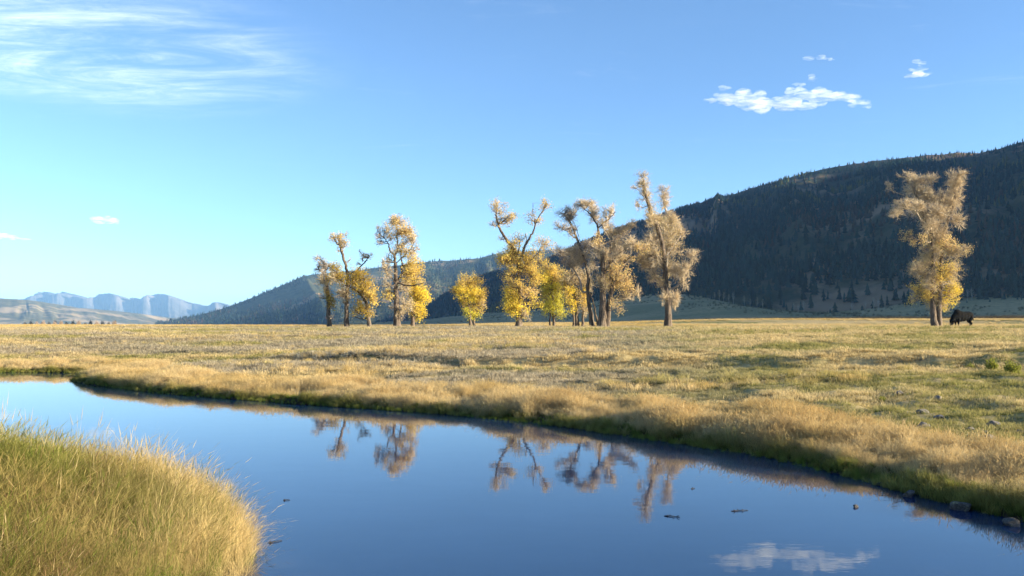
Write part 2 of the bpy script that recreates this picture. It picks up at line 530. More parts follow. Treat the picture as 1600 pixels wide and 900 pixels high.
# pale grassy apron between the plain and the foot of the forest
apron_foot = near_foot
apron_start = [(-420, 1500, 1.0), (-260, 1150, 1.0), (-60, 900, 1.0), (30, 700, 1.0), (100, 560, 1.2), (170, 500, 1.4), (240, 470, 1.6), (300, 440, 1.8), (400, 420, 2.0),
               (620, 330, 2), (930, 150, 2), (1330, -180, 2), (1900, -480, 2), (2800, -760, 2)]
nu, nv = 260, 40
As, Af = resample(apron_start, nu), resample(apron_foot, nu)
vv = np.linspace(0, 1.12, nv)[:, None, None]
AP = As[None] * (1 - vv) + Af[None] * vv
zz = As[None, :, 2] + (Af[None, :, 2] - As[None, :, 2]) * np.clip(vv[..., 0], 0, 2) ** 1.3
zz = np.maximum(zz, 0) + 2.6 * sstep(vv[..., 0], 0.0, 0.25) + 5.0 * (fbm(AP[..., 0] / 130, AP[..., 1] / 130, 77, 4) - 0.5) * sstep(vv[..., 0], 0.05, 0.5)
zz = zz + 3.0 * np.clip(vv[..., 0] - 1, 0, 1)
AP[..., 2] = zz
ids = np.arange(nv * nu).reshape(nv, nu)
q = np.stack([ids[:-1, :-1].ravel(), ids[:-1, 1:].ravel(), ids[1:, 1:].ravel(), ids[1:, :-1].ravel()], 1)
tag(obj('meadow_slope', mesh_np('meadow_slope', AP.reshape(-1, 3), None, q, M_SLOPE, smooth=True)), 'pale grassy slope at the foot of the hill', kind='structure')

# ------------------------------------------------------------------ forest
def mat_conifer():
    m = Mat('conifer_needles')
    a = m.attr('tint').outputs['Color']
    n = m.noise(m.pos(), 0.9, 3, 0.6)
    c = m.mix(m.math('MULTIPLY', m.ramp(n, 0.3, 0.7), 0.55), a, m.mix(1.0, a, (0.45, 0.45, 0.45), 'MULTIPLY'))
    return m.done(m.leafy(c, 0.15))
M_CONIFER = mat_conifer()
mb = Mat('conifer_bark'); M_CBARK = mb.done(mb.principled((0.10, 0.075, 0.055), 0.9))

def conifer_shape(seed, tiers, sides, ragged=0.35):
    """Unit-height conifer: drooping skirts of branches around a stem. Returns verts, tris, part flag (0 stem, 1 needles)."""
    r = np.random.default_rng(seed)
    v, t, k = [], [], []
    sd = 4
    for i in range(sd):
        a = i / sd * 2 * math.pi
        v.append((0.018 * math.cos(a), 0.018 * math.sin(a), -0.04)); k.append(0)
    v.append((0, 0, 0.9)); k.append(0)
    for i in range(sd):
        t.append((i, (i + 1) % sd, sd))
    for j in range(tiers):
        f = j / tiers
        zb = 0.08 + 0.84 * f + r.uniform(-.02, .02)
        zt = min(1.0, zb + 0.95 / tiers + 0.12)
        rb = 0.20 * (1 - f) ** 0.85 + 0.018
        b = len(v)
        ph = r.uniform(0, 6.28)
        for i in range(sides):
            a = ph + (i + r.uniform(-.25, .25)) / sides * 2 * math.pi
            rr = rb * (1 + ragged * r.uniform(-1, 1)) * (0.62 if i % 2 else 1.12)
            v.append((rr * math.cos(a), rr * math.sin(a), zb + r.uniform(-.035, .02))); k.append(1)
        v.append((r.uniform(-.008, .008), r.uniform(-.008, .008), zt)); k.append(1)
        for i in range(sides):
            t.append((b + i, b + (i + 1) % sides, b + sides))
    return np.array(v), np.array(t), np.array(k)

def plant_grid(front, n, seed, vlo=0.02, vhi=1.0):
    r = np.random.default_rng(seed)
    nvv, nuu = front.shape[:2]
    # sample proportional to the area each cell takes
    d1 = np.linalg.norm(np.diff(front, axis=0), axis=2)[:, :-1]; d2 = np.linalg.norm(np.diff(front, axis=1), axis=2)[:-1]
    mid = front[:-1, :-1]
    pxm = 800 + mid[..., 0] / mid[..., 1] * F_PX
    w = d1 * d2 * ((pxm > -60) & (pxm < 1700))
    w = w / np.maximum(mid[..., 1], 50) ** 1.2                          # a little denser towards the viewer's end of the hill, where trees can be told apart
    w[: int(vlo * nvv)] = 0
    w = w.ravel() / w.sum()
    c = r.choice(len(w), n, p=w)
    i, j = c // (nuu - 1), c % (nuu - 1)
    a, b = r.random(n)[:, None], r.random(n)[:, None]
    p = (front[i, j] * (1 - a) + front[i + 1, j] * a) * (1 - b) + (front[i, j + 1] * (1 - a) + front[i + 1, j + 1] * a) * b
    return p, (i + a[:, 0]) / (nvv - 1)

def forest_mesh(name, pts, hgt, tint, mat, seed, tiers=3, sides=5):
    r = np.random.default_rng(seed)
    shapes = [conifer_shape(seed + s, tiers, sides) for s in range(6)]
    pick = r.integers(0, 6, len(pts)); rot = r.uniform(0, 6.28, len(pts)); fat = r.uniform(0.75, 1.35, len(pts))
    Vs, Ts, Cs, base = [], [], [], 0
    for s, (v, t, k) in enumerate(shapes):
        m = np.where(pick == s)[0]
        c, sn = np.cos(rot[m])[:, None], np.sin(rot[m])[:, None]
        x = (v[None, :, 0] * c - v[None, :, 1] * sn) * (hgt[m] * fat[m])[:, None] + pts[m, 0][:, None]
        y = (v[None, :, 0] * sn + v[None, :, 1] * c) * (hgt[m] * fat[m])[:, None] + pts[m, 1][:, None]
        z = v[None, :, 2] * hgt[m][:, None] + pts[m, 2][:, None]
        Vs.append(np.stack([x, y, z], 2).reshape(-1, 3))
        Ts.append((t[None] + (np.arange(len(m)) * len(v))[:, None, None]).reshape(-1, 3) + base)
        col = tint[m][:, None, :] * np.where(k == 0, 0.7, 1.0)[None, :, None]
        Cs.append(col.reshape(-1, 3)); base += len(m) * len(v)
    return mesh_np(name, np.vstack(Vs), np.vstack(Ts), None, mat, {'tint': np.vstack(Cs)})

def forest_tints(p, seed):
    r = np.random.default_rng(seed)
    n = len(p)
    t = np.array([0.024, 0.045, 0.036])[None] * r.uniform(0.6, 1.5, (n, 1)) * np.array([1, 1, 1])[None]
    t[:, 0] *= r.uniform(0.8, 1.3, n)
    rust = fbm(p[:, 0] / 170, p[:, 1] / 170, 61, 4)
    m = (rust > 0.60) & (r.random(n) < 0.55)
    t[m] = np.array([0.085, 0.058, 0.036]) * r.uniform(0.6, 1.3, (m.sum(), 1))
    asp = fbm(p[:, 0] / 140 + 9, p[:, 1] / 140, 67, 3)
    m = (asp > 0.68) & (r.random(n) < 0.6)
    t[m] = np.array([0.105, 0.105, 0.030]) * r.uniform(0.6, 1.3, (m.sum(), 1))
    return t

pn, vn = plant_grid(near_front, 23000, 100)
clear = fbm(pn[:, 0] / 260, pn[:, 1] / 260, 71, 4)
edge = fbm(pn[:, 0] / 60, pn[:, 1] / 60, 72, 3)
keep = ((clear < 0.60) | (rng.random(len(pn)) < 0.25)) & (vn > 0.012 + 0.05 * edge)
# a bare brown shoulder high on the hill
sh = ((800 + pn[:, 0] / pn[:, 1] * F_PX) > 1235) & ((800 + pn[:, 0] / pn[:, 1] * F_PX) < 1400) & (vn > 0.62) & (vn < 0.93) & (rng.random(len(pn)) < 0.93) & (clear > 0.36)
keep &= ~sh
pn, vn = pn[keep], vn[keep]
hn = rng.uniform(8, 16, len(pn)) * np.interp(vn, [0.85, 0.97], [1.0, 0.62])
tn = forest_tints(pn, 101)
# the 280 trees that stand nearest become conifers of their own
pxn = 800 + pn[:, 0] / pn[:, 1] * F_PX
inview = (pxn > 600) & (pxn < 1598)
order = np.argsort(np.where(inview, -hn / pn[:, 1], 1))
single, rest = order[:280], order[280:]
tag(obj('forest', forest_mesh('forest', pn[rest], hn[rest], tn[rest], M_CONIFER, 200)), 'dark conifer forest covering the shaded hill', kind='stuff')
pf, vf_ = plant_grid(far_front, 7500, 110)
kf = fbm(pf[:, 0] / 330, pf[:, 1] / 330, 73, 4) < 0.56
pf = pf[kf]
tag(obj('far_forest', forest_mesh('far_forest', pf, rng.uniform(11, 20, len(pf)), forest_tints(pf, 111), M_CONIFER, 210, 2, 5)), 'conifer forest on the farther hill', kind='stuff')

con_meshes = []
for s in range(8):
    v, t, k = conifer_shape(900 + s, 7, 8, 0.4)
    tint = np.array([0.024, 0.045, 0.036]) * (0.7 + 0.12 * s) * np.array([1 + 0.12 * (s % 3), 1, 1])
    con_meshes.append(mesh_np('conifer_tree', v, t, None, [M_CONIFER, M_CBARK], {'tint': np.tile(tint, (len(v), 1))}, mat_index=np.where(k[t[:, 0]] == 0, 1, 0)))
for n_, i in enumerate(single):
    o = obj('conifer_tree', con_meshes[n_ % 8], None, tuple(pn[i]))
    f = rng.uniform(0.8, 1.3)
    o.scale = (hn[i] * f, hn[i] * f, hn[i])
    o.rotation_euler = (0, 0, rng.uniform(0, 6.28))
    tag(o, 'dark conifer in the front rank of the forest at the hill foot', 'tree', 'conifers along the lower edge of the forest')

# ------------------------------------------------------------------ tubes, ribbons and leaves for the cottonwoods
def tube(path, radii, sides=6):
    path = np.array(path, float); n = len(path)
    V, Q = [], []
    for i in range(n):
        d = path[min(i + 1, n - 1)] - path[max(i - 1, 0)]
        d = d / (np.linalg.norm(d) + 1e-9)
        u = np.cross(d, (0.0, 1.0, 0.0) if abs(d[1]) < 0.9 else (1.0, 0, 0)); u /= np.linalg.norm(u)
        w = np.cross(d, u)
        for k in range(sides):
            a = 2 * math.pi * k / sides
            V.append(path[i] + radii[i] * (math.cos(a) * u + math.sin(a) * w))
    for i in range(n - 1):
        for k in range(sides):
            Q.append((i * sides + k, i * sides + (k + 1) % sides, (i + 1) * sides + (k + 1) % sides, (i + 1) * sides + k))
    V.append(path[-1])
    T = [((n - 1) * sides + k, (n - 1) * sides + (k + 1) % sides, n * sides) for k in range(sides)]
    return np.array(V), np.array(Q), np.array(T)

def smooth_path(pts, k=5, wob=0.0, r=None):
    c = catmull(pts, k)
    if wob and r is not None:
        w = r.normal(0, wob, c.shape); w[0] = 0
        c = c + w
    return c

def merge(parts):
    V, Q, T, b = [], [], [], 0
    for v, q, t in parts:
        V.append(v)
        if len(q): Q.append(q + b)
        if len(t): T.append(t + b)
        b += len(v)
    return np.vstack(V), (np.vstack(Q) if Q else np.zeros((0, 4), int)), (np.vstack(T) if T else np.zeros((0, 3), int))

def ribbons(p0, p1, p2, w, r):
    """Thin two-segment twigs as three-cornered prisms kept light: two crossed tapering blades would double them, so one blade each."""
    n = len(p0)
    d = p2 - p0
    s = np.cross(d, r.normal(0, 1, (n, 3)))
    s = s / (np.linalg.norm(s, axis=1, keepdims=True) + 1e-9) * w[:, None] * 0.5
    V = np.stack([p0 - s, p0 + s, p1 - s * 0.7, p1 + s * 0.7, p2], 1).reshape(-1, 3)
    b = np.arange(n)[:, None] * 5
    return V, np.hstack([b, b + 1, b + 3, b + 2]), np.hstack([b + 2, b + 3, b + 4])

def leaf_quads(c, size, r):
    n = len(c)
    a = r.normal(0, 1, (n, 3)); a /= np.linalg.norm(a, axis=1, keepdims=True)
    b = np.cross(a, r.normal(0, 1, (n, 3))); b /= np.linalg.norm(b, axis=1, keepdims=True)
    s = size[:, None]
    V = np.stack([c - a * s * 0.6, c + b * s * 0.42, c + a * s * 0.6, c - b * s * 0.42], 1).reshape(-1, 3)
    i = np.arange(n)[:, None] * 4
    return V, np.hstack([i, i + 1, i + 2, i + 3])

def mat_bark(name='cottonwood_bark', a=(0.055, 0.041, 0.031), b=(0.20, 0.155, 0.115)):
    m = Mat(name)
    p = m.obco()
    n = m.noise(m.mapped(p, (3.0, 3.0, 0.6)), 2.2, 6, 0.7)
    c = m.mix(m.ramp(n, 0.35, 0.65), a, b)
    return m.done(m.principled(c, 0.95, m.bump(n, 0.9, 0.12), 0.1))
def mat_twig():
    m = Mat('pale_twigs')
    a = m.attr('tint').outputs['Color']
    return m.done(m.leafy(a, 0.12))
def mat_leaf():
    m = Mat('autumn_leaves')
    a = m.attr('tint').outputs['Color']
    return m.done(m.leafy(a, 0.45))
M_BARK, M_TWIG, M_LEAF = mat_bark(), mat_twig(), mat_leaf()
M_PALEBARK = mat_bark('pale_limb_bark', (0.16, 0.13, 0.10), (0.42, 0.36, 0.29))

# kinds of foliage: leaf colour, leaves per square metre of blob, twig colour, twigs per square metre
KIND = {
    'y': ((0.83, 0.65, 0.095), 150, (0.30, 0.22, 0.12), 10),    # bright yellow
    'g': ((0.75, 0.56, 0.145), 125, (0.33, 0.24, 0.14), 14),    # gold
    'o': ((0.69, 0.52, 0.225), 120, (0.38, 0.27, 0.16), 16),    # orange gold, thinner
    'p': ((0.64, 0.50, 0.225), 62, (0.52, 0.42, 0.28), 34),     # pale tan, half bare
    'b': ((0.60, 0.47, 0.270), 14, (0.60, 0.485, 0.325), 44),   # bare pale twigs
    'c': ((0.50, 0.40, 0.260), 10, (0.44, 0.37, 0.29), 40),     # bare grey twigs, open
    'l': ((0.66, 0.59, 0.085), 150, (0.20, 0.17, 0.08), 10),    # yellow green
    'd': ((0.46, 0.33, 0.060), 130, (0.22, 0.16, 0.09), 12),    # olive gold
}

def build_tree(spec):
    name, label, depth, (ox, oy, sc), limbs, blobs, seed = spec
    r = np.random.default_rng(seed)
    def W(zx, zy, dy=0.0):
        return at(ox + zx / sc, oy + zy / sc, depth) + np.array([0, dy, 0])
    mpp = depth / F_PX / sc                              # metres per zoomed pixel
    paths, bx = [], None
    for li, (w0, w1, pts) in enumerate(limbs):
        P = np.array([W(*p) for p in pts])
        n = len(P)
        if li == 0 or pts[0][1] > 780:                   # stems that stand on the ground
            if bx is None:
                bx = P[0]
            dy = 0.0 if li == 0 else r.uniform(-0.9, 0.9)
            P[:, 1] += dy
            g = gz(P[0][0], P[0][1])
            P[0][2] = g - 0.25
            w = np.cumsum(r.normal(0, 0.22, n)); w[0] = 0
            P[:, 1] += w
        else:                                            # limbs leave an earlier limb
            best = min(((np.linalg.norm(q - P[0]), q) for pth, _ in paths for q in pth), key=lambda a: a[0])[1]
            P[:, 1] += best[1] - depth
            lean = r.uniform(-1, 1) * 0.55
            L = np.linalg.norm(np.diff(P, axis=0), axis=1).cumsum()
            P[1:, 1] += lean * L
            P[0] = best
        C = smooth_path(P, 5, 0.035, r)
        f = np.linspace(0, 1, len(C))
        rad = mpp * 0.5 * (w0 + (w1 - w0) * f ** 0.8)
        if li == 0 or pts[0][1] > 780:
            rad = rad * (1 + 0.55 * np.exp(-f * 14))
        paths.append((C, rad))
    root = empty(name, (bx[0], bx[1], gz(bx[0], bx[1])))
    org = np.array(root.location)
    tag(root, label, 'tree', 'cottonwood trees standing in the meadow')
    stem_parts = []
    for li, (C, rad) in enumerate(paths):
        v, q, t = tube(C - org, rad, 9 if li == 0 else 7)
        v = v + r.normal(0, 0.012, v.shape)
        if li == 0 or limbs[li][2][0][1] > 780:
            obj('trunk', mesh_np('trunk', v, t, q, M_BARK, smooth=True), root)
        else:
            obj('limb', mesh_np('limb', v, t, q, M_PALEBARK if seed in (40, 42, 43) else M_BARK, smooth=True), root)
    allp = np.vstack([c for c, _ in paths]); allr = np.concatenate([x for _, x in paths])
    branches, TW, TWc, LF, LFs, LFc = [], [], [], [], [], []
    # thin growth that fills in between neighbouring clumps
    fill = []
    for a_ in blobs:
        near = sorted(blobs, key=lambda b_: (b_[0] - a_[0]) ** 2 + (b_[1] - a_[1]) ** 2)[1:3]
        for b_ in near:
            if math.hypot(b_[0] - a_[0], b_[1] - a_[1]) < (0.95 if a_[4] in 'bc' or b_[4] in 'bc' else 1.25) * (a_[2] + b_[2]):
                kd_ = a_[4] if r.random() < 0.5 else b_[4]
                fill.append(((a_[0] + b_[0]) / 2 + r.uniform(-8, 8), (a_[1] + b_[1]) / 2 + r.uniform(-8, 8), 0.30 * (a_[2] + b_[2]), 0.30 * (a_[3] + b_[3]), kd_))
    for bl in list(blobs) + fill:
        zx, zy, rx, ry, kd = bl[:5]
        rx, ry = rx * 1.08, ry * 1.08
        lc, ldens, tcx, tdens = KIND[kd]
        c0 = W(zx, zy)
        ax, az = rx * mpp, ry * mpp
        # anchor on a limb below or beside the blob, and give the blob a depth of its own near that limb
        dd = np.hypot(allp[:, 0] - c0[0], allp[:, 2] - c0[2]) + 1.2 * np.clip(allp[:, 2] - c0[2] - 0.2 * az, 0, None)
        ai = int(np.argmin(dd))
        anc = allp[ai]
        ay = 0.75 * 0.5 * (ax + az) + 0.15
        spread = 0.55 * dd[ai] + 0.55 * ay
        c = c0.copy(); c[1] = anc[1] + r.uniform(-1, 1) * spread
        mid = (anc + c) / 2 + np.array([0, 0, -0.10 * dd[ai]]) + r.normal(0, 0.08, 3)
        C = smooth_path([anc, mid, c], 4, 0.03, r)
        br = min(0.8 * allr[ai], 0.030 + 0.022 * (dd[ai] + ax))
        branches.append(tube(C - org, np.linspace(br, br * 0.35, len(C)), 5))
        area = math.pi * ax * az
        outd = c - anc; outd = outd / (np.linalg.norm(outd) + 1e-6)
        # main sprays
        nsub = int(np.clip(2 + 1.6 * area, 3, 8))
        subs = []
        for _ in range(nsub):
            dv = r.normal(0, 1, 3); dv = dv / np.linalg.norm(dv) + 0.5 * outd + np.array([0, 0, 0.45]); dv /= np.linalg.norm(dv)
            e = c + dv * np.array([ax, ay, az]) * r.uniform(0.45, 0.85)
            s_ = C[r.integers(len(C) // 3, len(C))]
            path = smooth_path([s_, s_ * 0.45 + e * 0.55 + r.normal(0, 0.07, 3) + np.array([0, 0, 0.05]), e], 3)
            branches.append(tube(path - org, np.linspace(max(0.022, br * 0.45), 0.012, len(path)), 4))
            subs.append(path)
        SP = np.vstack(subs)
        SD = np.vstack([np.tile((q_[-1] - q_[0]) / (np.linalg.norm(q_[-1] - q_[0]) + 1e-6), (len(q_), 1)) for q_ in subs])
        nt = max(10, int(tdens * area * 0.62))
        dirs = r.normal(0, 1, (nt, 3)); dirs /= np.linalg.norm(dirs, axis=1, keepdims=True)
        pk = r.integers(0, len(SP), nt)
        st = SP[pk]
        dirs = dirs * 0.75 + 0.9 * SD[pk] + np.array([0, 0, 0.25])
        dirs /= np.linalg.norm(dirs, axis=1, keepdims=True)
        tip = st + dirs * (0.62 * np.array([ax, ay, az])) * r.uniform(0.5, 1.15, nt)[:, None]
        rel = (tip - c) / np.array([ax, ay, az]); rl = np.linalg.norm(rel, axis=1, keepdims=True)
        free = r.random(nt) < 0.45
        dfr = r.normal(0, 1, (nt, 3)); dfr /= np.linalg.norm(dfr, axis=1, keepdims=True)
        tip = np.where(free[:, None], c + dfr * np.array([ax, ay, az]) * r.uniform(0.5, 1.15, (nt, 1)), tip)
        rel = (tip - c) / np.array([ax, ay, az]); rl = np.linalg.norm(rel, axis=1, keepdims=True)
        tip = np.where(rl > 1.12, c + rel / rl * 1.12 * np.array([ax, ay, az]), tip)
        m1 = st * 0.5 + tip * 0.5 + np.array([0, 0, 0.06]) * np.linalg.norm(tip - st, axis=1)[:, None] + r.normal(0, 0.05, (nt, 3))
        TW.append((st, m1, tip, r.uniform(0.026, 0.055, nt)))
        TWc.append(np.array(tcx)[None] * r.uniform(0.65, 1.25, (nt, 1)))
        # side twigs fanning from the sprays
        ns = nt * (7 if kd in 'bc' else 5 if kd == 'p' else 2)
        k = r.integers(0, nt, ns); f = r.uniform(0.35, 1.0, ns)[:, None]
        s0 = np.where(f < 0.5, st[k] + (m1[k] - st[k]) * f * 2, m1[k] + (tip[k] - m1[k]) * (f - 0.5) * 2)
        dv = tip[k] - st[k]; ln = np.linalg.norm(dv, axis=1, keepdims=True)
        nd = dv / (ln + 1e-6) + r.normal(0, 0.55, (ns, 3)) + np.array([0, 0, 0.15])
        nd /= np.linalg.norm(nd, axis=1, keepdims=True)
        L = r.uniform(0.25, 0.75, ns)[:, None] * min(1.1, 0.42 * (ax + az))
        s2 = s0 + nd * L
        TW.append((s0, (s0 + s2) / 2 + r.normal(0, 0.03, (ns, 3)), s2, r.uniform(0.014, 0.030, ns)))
        TWc.append(np.array(tcx)[None] * r.uniform(0.7, 1.35, (ns, 1)))
        # leaves gather on the twig ends in small tufts
        nl = int(ldens * area * 1.35)
        if nl:
            ends = np.vstack([tip, s2, s2])
            tuft = ends[r.integers(0, len(ends), max(6, nl // 4))]
            lp = tuft[r.integers(0, len(tuft), nl)] + r.normal(0, 0.20, (nl, 3))
            LF.append(lp); LFs.append(r.uniform(0.07, 0.15, nl) * (0.68 if kd in 'bcp' else 1.0))
            hue = r.uniform(0.72, 1.18, (nl, 1)) * np.array(lc)[None]
            hue[:, 1] *= r.uniform(0.88, 1.10, nl)
            LFc.append(hue)
    v, q, t = merge(branches)
    tag(obj('branches', mesh_np('branches', v, t, q, M_PALEBARK if seed >= 40 else M_BARK, smooth=True), root), kind='stuff')
    cat4 = [np.concatenate([x[i] for x in TW]) for i in range(4)]
    v, q, t = ribbons(cat4[0] - org, cat4[1] - org, cat4[2] - org, cat4[3], r)
    col = np.repeat(np.vstack(TWc), 5, axis=0)
    tag(obj('twigs', mesh_np('twigs', v, t, q, M_TWIG, {'tint': col}), root), kind='stuff')
    lp, ls = np.vstack(LF), np.concatenate(LFs)
    v, q = leaf_quads(lp - org, ls, r)
    obj('crown', mesh_np('crown', v, None, q, M_LEAF, {'tint': np.repeat(np.vstack(LFc), 4, axis=0)}), root)
    return root

